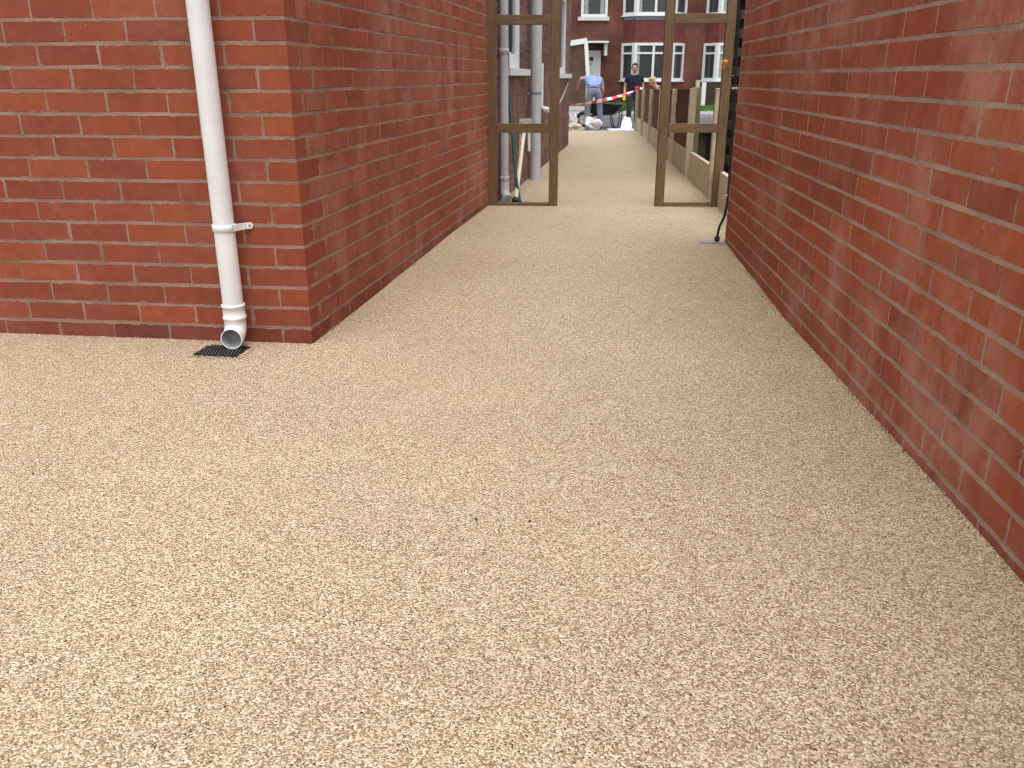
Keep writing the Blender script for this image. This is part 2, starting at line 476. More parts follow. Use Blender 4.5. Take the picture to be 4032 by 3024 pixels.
def quad_brick_mesh(A, B, h, ch=0.0016):
    """corner brick: A, B plan vectors of its two faces from the corner"""
    A, B = Vector((A[0], A[1], 0)), Vector((B[0], B[1], 0))
    b = bmesh.new()
    P = [Vector((0, 0, 0)), A, A + B, B]
    lo = [b.verts.new(p + Vector((0, 0, -h / 2))) for p in P]; hi = [b.verts.new(p + Vector((0, 0, h / 2))) for p in P]
    b.faces.new(lo[::-1]); b.faces.new(hi)
    for i in range(4): b.faces.new((lo[i], lo[(i + 1) % 4], hi[(i + 1) % 4], hi[i]))
    bmesh.ops.recalc_face_normals(b, faces=b.faces)
    bmesh.ops.bevel(b, geom=list(b.edges), offset=ch, segments=1, affect='EDGES')
    me = bpy.data.meshes.new('brick'); b.to_mesh(me); b.free(); me.materials.append(M_brick_f)
    return me
def frame_matrix(pos, xdir):
    x = Vector((xdir[0], xdir[1], 0)).normalized(); z = Vector((0, 0, 1)); y = z.cross(x)
    M = Matrix((x, y, z)).transposed().to_4x4(); M.translation = Vector(pos); return M

class StuffBricks:
    """the bricks past the limit: real bricks joined in one mesh with a colour each"""
    def __init__(s): s.v = []; s.f = []; s.c = []
    def add(s, M, L, h, d, col, seed):
        b = brick_bm(L, h, d, seed=seed); o = len(s.v); b.verts.index_update()
        s.v += [tuple(M @ v.co) for v in b.verts]
        for f in b.faces: s.f.append([o + v.index for v in f.verts]); s.c.append(col)
        b.free()
    def build(s, parent, m):
        if not s.v: return
        me = bpy.data.meshes.new('bricks'); me.from_pydata(s.v, [], s.f)
        ca = me.color_attributes.new('Col', 'FLOAT_COLOR', 'CORNER'); i = 0
        for f, c in zip(s.f, s.c):
            for _ in f: ca.data[i].color = (*c, 1); i += 1
        me.materials.append(m)
        o = link(bpy.data.objects.new('bricks', me), parent); o['kind'] = 'stuff'; return o

def rank(c):
    p = project(c)
    if p is None: return 0
    u, v, z = p
    if u < -90 or u > 4120 or v < -60 or v > 3080: return 0
    return 1 / z
def unit(b): return Vector((math.sin(b), math.cos(b), 0))
dL, dF, dR = unit(B_LEFT), unit(B_FRONT), unit(B_RIGHT)
nL, nF, nR = Vector((dL.y, -dL.x, 0)), Vector((-dF.y, dF.x, 0)), Vector((-dR.y, dR.x, 0))
Cv = Vector((CORNER[0], CORNER[1], 0))
COURSE, JOINT, ZJ = 0.0837, 0.0115, 0.0675
PF, PL = 0.247, 0.236
NC = 28
WALL_TOP = ZJ + (NC - 1) * COURSE
ext = empty('brick_extension', (CORNER[0], CORNER[1], 0))
tag(ext, 'red brick house extension carrying the white drainpipe, its corner turning into the passage', 'building')
LEN_L = 3.93
REC = 0.0012
# core and mortar
def wall_body(name, A, B, inn, z0, z1, m, parent):
    b = bmesh.new(); i = Vector(inn) * 0.22
    prism(b, [A, B, B + i, A + i], z0, z1)
    return mesh_obj(name, b, m, parent)
def adopt(o, root):
    o.parent = root; o.matrix_parent_inverse = Matrix.Translation(root.location).inverted(); return o
fwA, fwB = Cv - nF * REC - nL * REC, Cv + dF * 4.0 - nF * REC
b = bmesh.new(); prism(b, [fwA, fwB, fwB - nF * .22, fwA + dL * .22], -0.25, WALL_TOP)
fw = adopt(mesh_obj('front_wall', b, M_mortar), ext)
sw = adopt(wall_body('side_wall', Cv + dL * .2215 - nL * REC, Cv + dL * LEN_L - nL * REC, -nL, -0.25, WALL_TOP, M_mortar, None), ext)
rf = bmesh.new()
prism(rf, [Cv + nF * .05 + nL * .05, Cv + dL * (LEN_L + .0) + nL * .05, Cv + dL * LEN_L + dF * 4.0, Cv + dF * 4.0 + nF * .05], WALL_TOP + .004, WALL_TOP + .14)
adopt(mesh_obj('roof', rf, simple('roof_felt', (0.09, 0.09, 0.095), 0.9, 0.2, 20, 0.4)), ext)
# quoins + runs
PJ = 0.0074
cand = []
hB = COURSE - JOINT
for k in range(NC):
    zc = ZJ + JOINT / 2 + hB / 2 + (k - 1) * COURSE
    long_front = (k % 2 == 1)
    a, b_ = ((PF - PJ, 0.112) if long_front else (0.118, PL - PJ))
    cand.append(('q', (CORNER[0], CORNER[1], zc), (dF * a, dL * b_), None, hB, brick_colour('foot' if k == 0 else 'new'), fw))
    for run, (dd, start, pitch, length, xs, par) in enumerate(((dF, a + PJ, PF, 4.0, 1, fw), (dL, b_ + PJ * .7, PL, LEN_L, -1, sw))):
        s = start; w = random.uniform(-.001, .001)
        while s < length - 0.03:
            e = min(s + pitch - (PJ if run == 0 else PJ * .7), length); L = round(e - s, 3)
            jj = random.uniform(-.0025, .0025)
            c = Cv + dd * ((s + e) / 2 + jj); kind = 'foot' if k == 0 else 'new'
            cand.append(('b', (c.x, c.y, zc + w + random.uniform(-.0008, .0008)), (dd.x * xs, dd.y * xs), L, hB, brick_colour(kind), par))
            s += pitch
def place_bricks(cand, limit, stuff_parent, root):
    order = sorted(range(len(cand)), key=lambda i: -rank(cand[i][1]))
    single = {i for i in order[:limit] if rank(cand[i][1]) > 0}
    st = StuffBricks()
    for i, (t, c, x, L, h, colr, par) in enumerate(cand):
        if t == 'q':
            o = bpy.data.objects.new('brick', quad_brick_mesh(x[0], x[1], h)); M = Matrix.Translation(Vector(c))
            o.color = (*colr, 1); link(o); o.parent = par
            o.matrix_basis = M
            o.matrix_parent_inverse = par_world[par.name].inverted()
            continue
        M = frame_matrix(c, x) @ Matrix.Rotation(random.uniform(-.003, .003), 4, 'Z') @ Matrix.Translation((0, random.uniform(-.0005, .0011), 0)) @ Matrix.Rotation(random.uniform(-.002, .002), 4, 'Y')
        if i in single:
            o = bpy.data.objects.new('brick', brick_mesh(L, h, random.randrange(3), M_brick_f if par is fw else (M_brick_s if par is sw else M_brick_o)))
            o.color = (*colr, 1); link(o); o.parent = par
            o.matrix_parent_inverse = par_world[par.name].inverted()
            o.matrix_basis = M
        else:
            st.add(M, L, h, 0.06, colr, random.randrange(9))
    so = st.build(None, M_brick_a)
    if so:
        so.parent = stuff_parent; so.matrix_parent_inverse = par_world[stuff_parent.name].inverted()
par_world = {}
def reg(o):       # world matrix of parents (all plain translations)
    bpy.context.view_layer.update(); par_world[o.name] = o.matrix_world.copy(); return o
reg(fw); reg(sw)
nq = sum(1 for c in cand if c[0] == 'q')
place_bricks(cand, 300 - nq, sw, ext)

# neighbour's wall on the right
rb = empty('neighbour_outbuilding', (RWALL[0], RWALL[1], 0))
tag(rb, 'long red brick outbuilding beside the passage, pale streaks on its wall and no pipe', 'building')
Rv = Vector((RWALL[0], RWALL[1], 0))
S0, S1 = -4.6, 1.885
RC, RJ, RP = 0.0848, 0.0125, 0.2475
ZR = 0.977 - 12 * RC
NR_ = 28
rtop = ZR + (NR_ - 1) * RC
rw = adopt(wall_body('side_wall', Rv + dR * S0 - nR * REC, Rv + dR * (S1 - .004) - nR * REC, -nR, -0.3, rtop, M_mortar_r, None), rb)
b = bmesh.new(); box(b, -0.03, 0.6, S0, S1, rtop + .004, rtop + .12)
cp = mesh_obj('roof_edge', b, M_white); cp.matrix_world = Matrix.Translation(Rv) @ Matrix.Rotation(-B_RIGHT, 4, 'Z'); bpy.context.view_layer.update()
cp.parent = rb; cp.matrix_parent_inverse = Matrix.Translation(rb.location).inverted()
reg(rw)
cand = []
for k in range(-1, NR_):
    zc = ZR + RJ / 2 + (RC - RJ) / 2 + (k - 1) * RC
    base = -1.613 + (0 if k % 2 == 1 else RP / 2)          # a perpend measured in the photograph
    drift = random.uniform(-.012, .012)
    s = base + drift - RP * 14
    w = random.uniform(-.001, .001)
    while s < S1 - .02:
        a, e = max(s, S0), min(s + RP - .0065, S1)
        if e - a > .04:
            c = Rv + dR * ((a + e) / 2 + random.uniform(-.0025, .0025))
            cand.append(('b', (c.x, c.y, zc + w), (dR.x, dR.y), round(e - a, 3), RC - RJ, brick_colour('orange' if .34 < zc < 1.02 - (a + 1.6) * .42 and random.random() < .93 else 'right'), rw))
        s += RP
place_bricks(cand, 300, rw, rb)

# ------------------------------------------------------------------ placing helpers for the things
def put(o, root):
    """parent a mesh built in world coordinates under an Empty without moving it"""
    o.parent = root; o.matrix_parent_inverse = Matrix.Translation(root.location).inverted(); return o
def sub(o, part):
    """sub-part built in world coordinates under a part built in world coordinates"""
    o.parent = part; o.matrix_parent_inverse = (Matrix.Translation(part.parent.location) if part.parent else Matrix.Identity(4)).inverted()
    o.matrix_parent_inverse = Matrix.Identity(4); return o
def cp_(x, y): return 1900 + x / 1.929, y / 1.929        # a detail print of the photograph -> full-size pixel
def cp4(x, y): return 2540 + x / 1.6925, y / 1.6925
def B(): return bmesh.new()

# ------------------------------------------------------------------ white drainpipe on the extension
pc = on_wall(940, 1265, CORNER, B_FRONT, 0.0)
pipe_s = (pc - Cv).dot(dF) - 0.012
PO = 0.058                                                   # stand-off of the pipe axis from the wall
pb = Cv + dF * pipe_s + nF * PO; pb.z = 0
dp = empty('drainpipe', (pb.x, pb.y, 0)); tag(dp, 'white plastic drainpipe on the brick extension ending in an open shoe over a grate', 'drainpipe')
PR = 0.0405
b = B(); tube(b, [(pb.x, pb.y, 0.10), (pb.x, pb.y, WALL_TOP - 0.02)], PR, 40); put(mesh_obj('pipe', b, M_pvc), dp)
# shoe: collar with two beads, elbow, open mouth
b = B()
zs = [(0.176, PR + .001), (0.178, PR + .0065), (0.184, PR + .0075), (0.189, PR + .0065), (0.190, PR + .0035), (0.150, PR + .0035), (0.1475, PR + .0035)]
prof = [(0.206, PR), (0.206, PR + .0035), (0.2045, PR + .006), (0.200, PR + .007), (0.1955, PR + .006), (0.194, PR + .0035), (0.156, PR + .0035),
        (0.1545, PR + .006), (0.150, PR + .007), (0.1455, PR + .006), (0.144, PR + .0035), (0.125, PR + .0025)]
rings = []
for z, r in prof:
    rings.append([b.verts.new((pb.x + r * math.cos(2 * math.pi * k / 40), pb.y + r * math.sin(2 * math.pi * k / 40), z - 0.028)) for k in range(40)])
for A_, B_ in zip(rings, rings[1:]):
    for k in range(40):
        f = b.faces.new((A_[k], A_[(k + 1) % 40], B_[(k + 1) % 40], B_[k])); f.smooth = True
shoe = put(mesh_obj('collar', b, M_pvc), dp)
out = (nF + Vector((0.10, 0, 0))).normalized()
def elbow(r0, r1, n=12, lip=0.0):
    pts = []; cr = 0.052
    c0 = Vector((pb.x, pb.y, 0.100)) + out * cr
    for i in range(n + 1):
        a = R(93) * i / n
        pts.append(c0 - out * cr * math.cos(a) + Vector((0, 0, -cr * math.sin(a))))
    t = (pts[-1] - pts[-2]).normalized(); pts.append(pts[-1] + t * 0.012)
    return [Vector((pb.x, pb.y, 0.118))] + pts
pts = elbow(0, 0)
b = B(); o_r = tube(b, pts, PR + .0025, 40, False); i_r = tube(b, pts, PR - .0015, 40, False)
for k in range(40):
    b.faces.new((o_r[-1][k], o_r[-1][(k + 1) % 40], i_r[-1][(k + 1) % 40], i_r[-1][k]))
sh = put(mesh_obj('shoe', b, M_pvc, smooth=True), dp)
b = B(); tube(b, pts[3:], PR - .0022, 40, False); put(mesh_obj('shoe_inside', b, M_pvc_in, smooth=True), dp)
# fixing clip
cz = 0.485
b = B()
ring_o = []
for r, zz in ((PR + .0008, cz - .0135), (PR + .0045, cz - .013), (PR + .005, cz), (PR + .0045, cz + .013), (PR + .0008, cz + .0135)):
    ring_o.append([b.verts.new((pb.x + r * math.cos(2 * math.pi * k / 40), pb.y + r * math.sin(2 * math.pi * k / 40), zz)) for k in range(40)])
for A_, B_ in zip(ring_o, ring_o[1:]):
    for k in range(40): b.faces.new((A_[k], A_[(k + 1) % 40], B_[(k + 1) % 40], B_[k])).smooth = True
rt = -dF
lug = [pb + nF * 0.018 + rt * 0.043, pb + nF * 0.004 + rt * 0.049, pb - nF * 0.022 + rt * 0.058, pb - nF * 0.044 + rt * 0.070, pb - nF * 0.052 + rt * 0.084]
lug = [Vector((p.x, p.y, cz)) for p in lug]
hh = [0.0125] * 5
prev = None
for i, p in enumerate(lug):
    t = (lug[min(i + 1, 4)] - lug[max(i - 1, 0)]).normalized(); nn = Vector((t.y, -t.x, 0)) * 0.0035
    q = [b.verts.new(p + nn * sx + Vector((0, 0, hh[i] * sz))) for sx, sz in ((-1, -1), (1, -1), (1, 1), (-1, 1))]
    if prev:
        for k in range(4): b.faces.new((prev[k], prev[(k + 1) % 4], q[(k + 1) % 4], q[k]))
    prev = q
# rounded eye
e0 = lug[-1]; ring1 = []; ring2 = []
for k in range(24):
    a = 2 * math.pi * k / 24
    off = rt * math.cos(a) * .0128 + Vector((0, 0, math.sin(a) * .0128))
    ring1.append(b.verts.new(e0 + off + nF * .004)); ring2.append(b.verts.new(e0 + off - nF * .004))
b.faces.new(ring1); b.faces.new(ring2[::-1])
for k in range(24): b.faces.new((ring1[k], ring1[(k + 1) % 24], ring2[(k + 1) % 24], ring2[k]))
clip = put(mesh_obj('clip', b, M_pvc), dp)
b = B(); tube(b, [e0 + nF * .003, e0 + nF * .0062], 0.0058, 16); sc_ = mesh_obj('screw', b, M_screw); put(sc_, dp); sc_.parent = clip
b = B(); tube(b, [(pb.x, pb.y, 2.0), (pb.x, pb.y, 2.035)], PR + .006, 40); put(mesh_obj('clip', b, M_pvc), dp)

# ------------------------------------------------------------------ gully grate under the shoe
gp = [on_ground(*p) for p in ((862, 1364), (1012, 1386), (962, 1431), (792, 1427))]
gc = on_ground(905, 1402); gz = floor_z(gc.x, gc.y)
gr = empty('gully_grate', (gc.x, gc.y, gz)); tag(gr, 'small black plastic gully grate set in the gravel below the drainpipe', 'drain grate')
ga = math.atan2(-nF.x, -nF.y) * -1 + R(4)
GM = Matrix.Translation((pb.x - 0.028 + nF.x * .085, pb.y + nF.y * .085, gz)) @ Matrix.Rotation(R(-6.5), 4, 'Z')
GW, GD = 0.098, 0.074
M_slat = simple('dusty_black_plastic', (0.055, 0.052, 0.048), 0.55, 0.6, 70)
b = B()
for x0, x1, y0, y1 in ((-GW, GW, -GD, -GD + .012), (-GW, GW, GD - .012, GD), (-GW, -GW + .012, -GD + .0121, GD - .0121), (GW - .012, GW, -GD + .0121, GD - .0121)):
    box(b, x0, x1, y0, y1, -0.02, 0.0042, GM, 0.001)
put(mesh_obj('rim', b, M_black), gr)
b = B(); box(b, -GW + .002, GW - .002, -GD + .002, GD - .002, -0.02, 0.0026, GM); put(mesh_obj('painted_pit', b, simple('painted_pit_shade', (0.006, 0.006, 0.006), 0.7, 0.3, 40)), gr)  # flat black plate near floor level; its colour stands for the shaded hole
for k in range(12):
    x = -GW + .026 + k * (2 * GW - .052) / 11
    b = B()
    box(b, -.0028, .0028, -GD + .0125, GD - .0125, 0.0034, 0.0068, GM @ Matrix.Translation((x, 0, random.uniform(-.0005, .0005))) @ Matrix.Rotation(R(14), 4, 'Z') @ Matrix.Scale(.93, 4, (0, 1, 0)))
    put(mesh_obj('slat', b, M_slat), gr)

# ------------------------------------------------------------------ stones standing proud along the foot of the walls
b = B()
def stone(p, r):
    vs = [b.verts.new((p[0] + r * random.uniform(.7, 1.2) * dx, p[1] + r * random.uniform(.7, 1.2) * dy, p[2] + r * random.uniform(.6, 1.0) * dz))
          for dx, dy, dz in ((1, 0, 0), (-1, 0, 0), (0, 1, 0), (0, -1, 0), (0, 0, 1), (0, 0, -1))]
    for t in ((0, 2, 4), (2, 1, 4), (1, 3, 4), (3, 0, 4), (2, 0, 5), (1, 2, 5), (3, 1, 5), (0, 3, 5)): b.faces.new([vs[i] for i in t])
def edge_line(P, d, n, s0, s1, step, w):
    s = s0
    while s < s1:
        o = random.random() ** 2 * w + .001
        q = P + d * s + n * o; r = random.uniform(.0018, .0034)
        stone((q.x, q.y, floor_z(q.x, q.y) + r * random.uniform(.1, .8)), r); s += step * random.uniform(.4, 1.6)
edge_line(Cv, dF, nF, -.005, 1.9, .0026, .022)
edge_line(Cv, dL, nL, -.005, 3.9, .005, .022)
edge_line(Rv, dR, nR, -2.4, 1.85, .0032, .022)
for side in range(4):                                         # gravel lapping raggedly over the rim of the gully
    for _ in range(170):
        t_ = random.uniform(-1.04, 1.04); q_ = random.gauss(0, .006) + .011
        lx, ly = ((t_ * GW, -GD - q_ + .006), (t_ * GW, GD + q_ - .006), (-GW - q_ + .006, t_ * GD), (GW + q_ - .006, t_ * GD))[side]
        P_ = GM @ Vector((lx, ly, 0)); r_ = random.uniform(.002, .0036); stone((P_.x, P_.y, P_.z + .003 + r_ * .4), r_)
es = mesh_obj('edge_stones', b, M_gravel, driveway); es['kind'] = 'stuff'

# ------------------------------------------------------------------ timber gate frames
def timber_frame(x0, x1, label, rails, top=2.05, lean=0.0):
    t = empty('timber_screen', ((x0 + x1) / 2, GATE_Y, 0)); tag(t, label, 'timber screen', 'open timber frames either side of the gateway')
    zf = floor_z((x0 + x1) / 2, GATE_Y)
    pw, pd = 0.073, 0.05
    for x in (x0 + pw / 2, x1 - pw / 2):
        b = B(); box(b, -pw / 2, pw / 2, -pd / 2, pd / 2, 0, top, None, 0.003)
        o = mesh_obj('post', b, M_wood, t); o.location = (x - t.location.x, 0, zf - .004)
    L = x1 - x0 - 2 * pw - .002
    for z0, h, d in rails:
        b = B(); box(b, -h / 2, h / 2, -d / 2, d / 2, -L / 2, L / 2, None, 0.003)
        o = mesh_obj('rail', b, M_wood, t); o.location = ((x0 + x1) / 2 - t.location.x, 0.002, z0 + h / 2); o.rotation_euler = (0, R(90), 0)
    return t
timber_frame(-0.202, 0.384, 'open timber frame fixed to the brick extension, grey pipes seen through it', [(0.014, 0.02, .05), (0.603, .072, .05), (1.421, .072, .05), (1.975, .072, .05)])
timber_frame(1.209, 1.764, 'open timber frame beside the neighbouring wall, the fence seen through it', [(0.012, 0.022, .05), (0.603, .072, .05), (1.432, .072, .05), (1.975, .072, .05)])

# ------------------------------------------------------------------ old house beyond the gate on the left
OLD = Vector((-0.042, 7.87, 0)); B_OLD = R(8.75); dO = unit(B_OLD); nO = Vector((dO.y, -dO.x, 0))
oh = empty('brick_house', (OLD.x, OLD.y, 0)); tag(oh, 'old dark red brick house beyond the left timber frame, with white windows and grey pipes', 'house')
O0, O1 = -0.62, 6.27
def old_s(x, y, off=0.0):
    u, v = cp_(x, y); P = on_wall(u, v, OLD, B_OLD, off); return (P - OLD).dot(dO), P.z
w1a, w1b = old_s(178, 250)[0], old_s(316, 250)[0]
w1s = old_s(250, 520)[1]
w2a, w2b = old_s(560, 300)[0], old_s(655, 300)[0]; w2s = old_s(640, 560)[1]
WIN = [(w1a, w1b, w1s, 2.15), (w2a + .1, w2b, w2s, 2.15)]
OC, OJ, OP = 0.082, 0.009, 0.235
st = StuffBricks()
k = 0; z = -0.12
while z < 5.4:
    s = O0 - (OP / 2 if k % 2 else 0)
    while s < O1:
        a, e = max(s, O0), min(s + OP - OJ, O1)
        for (wa, wb, wz, wt) in WIN:
            if z + OC > wz - .06 and z < wt:
                if a >= wa and e <= wb: a = e
                elif a < wa < e: e = wa
                elif a < wb < e: a = wb
        if e - a > .03:
            c = OLD + dO * ((a + e) / 2)
            st.add(frame_matrix((c.x, c.y, z + OC / 2), (-dO.x, -dO.y)) @ Matrix.Translation((0, random.uniform(-.002, .002), 0)), e - a, OC - OJ, .05, brick_colour('old'), random.randrange(9))
        s += OP
    # return face at the street corner
    z += OC; k += 1
b = B(); i = -nO * .25
def seg(a, e, z0, z1): prism(b, [OLD + dO * a - nO * .004, OLD + dO * e - nO * .004, OLD + dO * e + i, OLD + dO * a + i], z0, z1)
ss = [O0] + [x for w in WIN for x in w[:2]] + [O1 - .001]
for j in range(0, len(ss), 2): seg(ss[j], ss[j + 1], -.2, 5.4)
for wa, wb, wz, wt in WIN: seg(wa, wb, -.2, wz - .06); seg(wa, wb, wt, 5.4)
ow = put(mesh_obj('side_wall', b, M_mortar_old), oh)
so = st.build(None, M_brick_a); put(so, oh); so.parent = ow
far_old = far_brick_mat('old_brickwork_front', (0.13, 0.06, 0.05), (0.11, 0.052, 0.046), (0.2, 0.15, 0.13), 0.3)
b = B(); prism(b, [OLD + dO * O1 - nO * .002, OLD + dO * (O1 - .25) - nO * .26, OLD + dO * (O1 - .25) - nO * 5, OLD + dO * O1 - nO * 5], -.2, 5.4)
put(mesh_obj('front_wall', b, far_old), oh)
b = B(); prism(b, [OLD + dO * O0 + nO * .2, OLD + dO * (O1 + .3) + nO * .2, OLD + dO * (O1 + .3) - nO * 5, OLD + dO * O0 - nO * 5], 5.4, 5.55)
put(mesh_obj('roof', b, simple('slate', (0.08, 0.08, 0.09), 0.7, 0.2, 10, 0.3)), oh)
b = B(); prism(b, [OLD + dO * O0 - nO * .005, OLD + dO * (O0 + .2) - nO * .3, OLD + dO * (O0 + .2) - nO * 5, OLD + dO * O0 - nO * 5], WALL_TOP + .15, 5.4)
put(mesh_obj('rear_wall', b, far_old), oh)
for wi, (wa, wb, wz, wt) in enumerate(WIN):
    b = B()
    rc = .045
    def wbar(a, e, z0, z1, d0=-rc - .06, d1=-rc): prism(b, [OLD + dO * a + nO * d1, OLD + dO * e + nO * d1, OLD + dO * e + nO * d0, OLD + dO * a + nO * d0], z0, z1)
    fw_ = .13 if wi == 0 else .085
    wbar(wa, wa + fw_, wz, wt); wbar(wb - fw_, wb, wz, wt); wbar(wa + fw_ + .001, wb - fw_ - .001, wz, wz + fw_); wbar(wa + fw_ + .001, wb - fw_ - .001, wt - fw_, wt)
    mid = (wa + wb) / 2; wbar(mid - .04, mid + .04, wz + fw_ + .001, wt - fw_ - .001, -rc - .058, -rc - .004)
    wo_ = put(mesh_obj('window', b, M_white), oh)
    b = B(); wbar(wa + fw_, wb - fw_, wz + fw_, wt - fw_, -rc - .04, -rc - .028)
    p_ = put(mesh_obj('pane', b, M_glass), oh); p_.parent = wo_
    b = B(); prism(b, [OLD + dO * (wa - .08) + nO * .055, OLD + dO * (wb + .08) + nO * .055, OLD + dO * (wb + .08) - nO * .1, OLD + dO * (wa - .08) - nO * .1], wz - .062, wz - .002)
    p_ = put(mesh_obj('sill', b, M_sill), oh); p_.parent = wo_
# pale cable stapled across the old wall
b = B(); s1, z1 = old_s(645, 625); s2, z2 = old_s(578, 785)
pp = [OLD + dO * s1 + nO * .012 + Vector((0, 0, z1)), OLD + dO * ((s1 + s2) / 2) + nO * .012 + Vector((0, 0, (z1 + z2) / 2 - .01)), OLD + dO * s2 + nO * .012 + Vector((0, 0, z2))]
tube(b, smooth_path(pp, 5), .009, 8); o = mesh_obj('cable', b, simple('pale_cable', (0.5, 0.45, 0.42), 0.6)); tag(o, 'thin pale cable running diagonally across the old brick house wall', 'cable')

# grey downpipe just behind the left frame
gy = 7.42; gx = -0.066
g1 = empty('downpipe', (gx, gy, 0)); tag(g1, 'slim grey plastic downpipe with a shoe, between the left timber frame and the old house', 'downpipe')
b = B(); tube(b, [(gx, gy, .16), (gx, gy, 5.3)], .036, 24); put(mesh_obj('pipe', b, M_grey_pipe), g1)
for z in (at_y(*cp_(150, 388), gy).z, at_y(*cp_(150, 1355), gy).z):
    b = B(); tube(b, [(gx, gy, z - .022), (gx, gy, z - .02), (gx, gy, z + .02), (gx, gy, z + .022)], [.036, .042, .042, .036], 24); put(mesh_obj('collar', b, M_grey_pipe), g1)
b = B(); tube(b, [(gx, gy, .20), (gx, gy, .12), (gx + .004, gy - .012, .088), (gx + .014, gy - .035, .062), (gx + .022, gy - .06, .045)], .041, 24); put(mesh_obj('shoe', b, M_grey_pipe), g1)
# grey soil pipe
q = on_ground(*cp_(398, 1362)); sx, sy = q.x, q.y
g2 = empty('soil_pipe', (sx, sy, 0)); tag(g2, 'thick grey soil pipe standing against the old house wall', 'pipe')
b = B(); tube(b, [(sx, sy, -.01), (sx, sy, 5.3)], .058, 28); put(mesh_obj('pipe', b, M_grey_pipe), g2)
z = at_y(*cp_(398, 708), sy).z
b = B(); tube(b, [(sx, sy, z - .012), (sx, sy, z + .012)], .0605, 28); bar(b, (sx - .05, sy, z), Vector((sx, sy, z)) - nO * .085 - dO * .05, .024, .012); put(mesh_obj('bracket', b, simple('dark_grey_pipe_clip', (0.2, 0.2, 0.23), 0.5)), g2)
# white overflow
s1, z1 = old_s(446, 480, .03); s2, z2 = old_s(446, 830, .03)
P0 = OLD + dO * s2 + nO * .03
b = B(); tube(b, smooth_path([(P0.x, P0.y, z1), (P0.x, P0.y, z2 + .1), (P0.x + .004, P0.y, z2 + .03), (P0.x + .04, P0.y - .01, z2), (P0.x + .075, P0.y - .02, z2 - .01)], 5), .022, 14)
tube(b, [(P0.x + .03, P0.y - .008, z2), (P0.x + .085, P0.y - .022, z2 - .012)], .034, 14)
o = mesh_obj('overflow_pipe', b, M_pvc); tag(o, 'thin white overflow pipe beside the thick grey soil pipe', 'pipe')

# green hose
hp = [(186, -60, 7.86), (188, 120, 7.85), (192, 400, 7.83), (197, 600, 7.8), (206, 800, 7.75), (226, 1000, 7.68), (244, 1250, 7.58), (268, 1440, 7.48)]
pts = [at_y(*cp_(x, y), Y) for x, y, Y in hp] + [on_ground(*cp_(290, 1532), .012), on_ground(*cp_(304, 1548), .012)]
b = B(); tube(b, smooth_path(pts, 6), .0125, 10); o = mesh_obj('hose', b, simple('green_hose', (0.012, 0.085, 0.07), 0.45)); tag(o, 'dark green garden hose hanging down behind the left timber frame', 'hose')
# dark cable bundle behind it
pts = [at_y(*cp_(x, y), 7.93) for x, y in ((204, -60), (205, 100), (206, 250), (204, 395))]
b = B(); tube(b, smooth_path(pts, 4), [.026] * 12 + [.02], 10); o = mesh_obj('cable_bundle', b, simple('dark_cable', (0.03, 0.036, 0.04), 0.6)); tag(o, 'dark cable bundle hanging beside the green hose', 'cable')
# cream long-handled rake leaning upside down on the wall
rb_ = on_ground(*cp_(250, 1528), .03); rt_ = on_wall(*cp_(322, 940), OLD, B_OLD, .05)
rk = empty('screed_rake', (rb_.x, rb_.y, 0)); tag(rk, 'cream long-handled screed rake leaning head-up against the old house wall', 'rake')
M_cream = simple('cream_handle', (0.62, 0.58, 0.45), 0.5, 0.1, 12)
b = B(); tube(b, [rb_, rt_], .019, 14); put(mesh_obj('handle', b, M_cream), rk)
b = B(); bar(b, rt_ + Vector((-.085, -.02, .02)), rt_ + Vector((.065, .0, .025)), .05, .04, bev=.006); put(mesh_obj('head', b, simple('worn_brush_head', (0.45, 0.40, 0.33), 0.8, 0.3, 50)), rk)
b = B(); bar(b, rt_ + Vector((-.05, -.015, -.32)), rt_ + Vector((-.055, -.015, .0)), .03, .02); bar(b, rt_ + Vector((.045, -.01, -.26)), rt_ + Vector((.04, -.01, .0)), .03, .02); put(mesh_obj('brace', b, M_sill), rk)
b = B(); d_ = (rb_ - rt_).normalized(); tube(b, [rb_ - d_ * .03, rb_ - d_ * .02, rb_ + d_ * .012, rb_ + d_ * .02], [.026, .034, .034, .026], 14); put(mesh_obj('end_cap', b, M_black), rk)

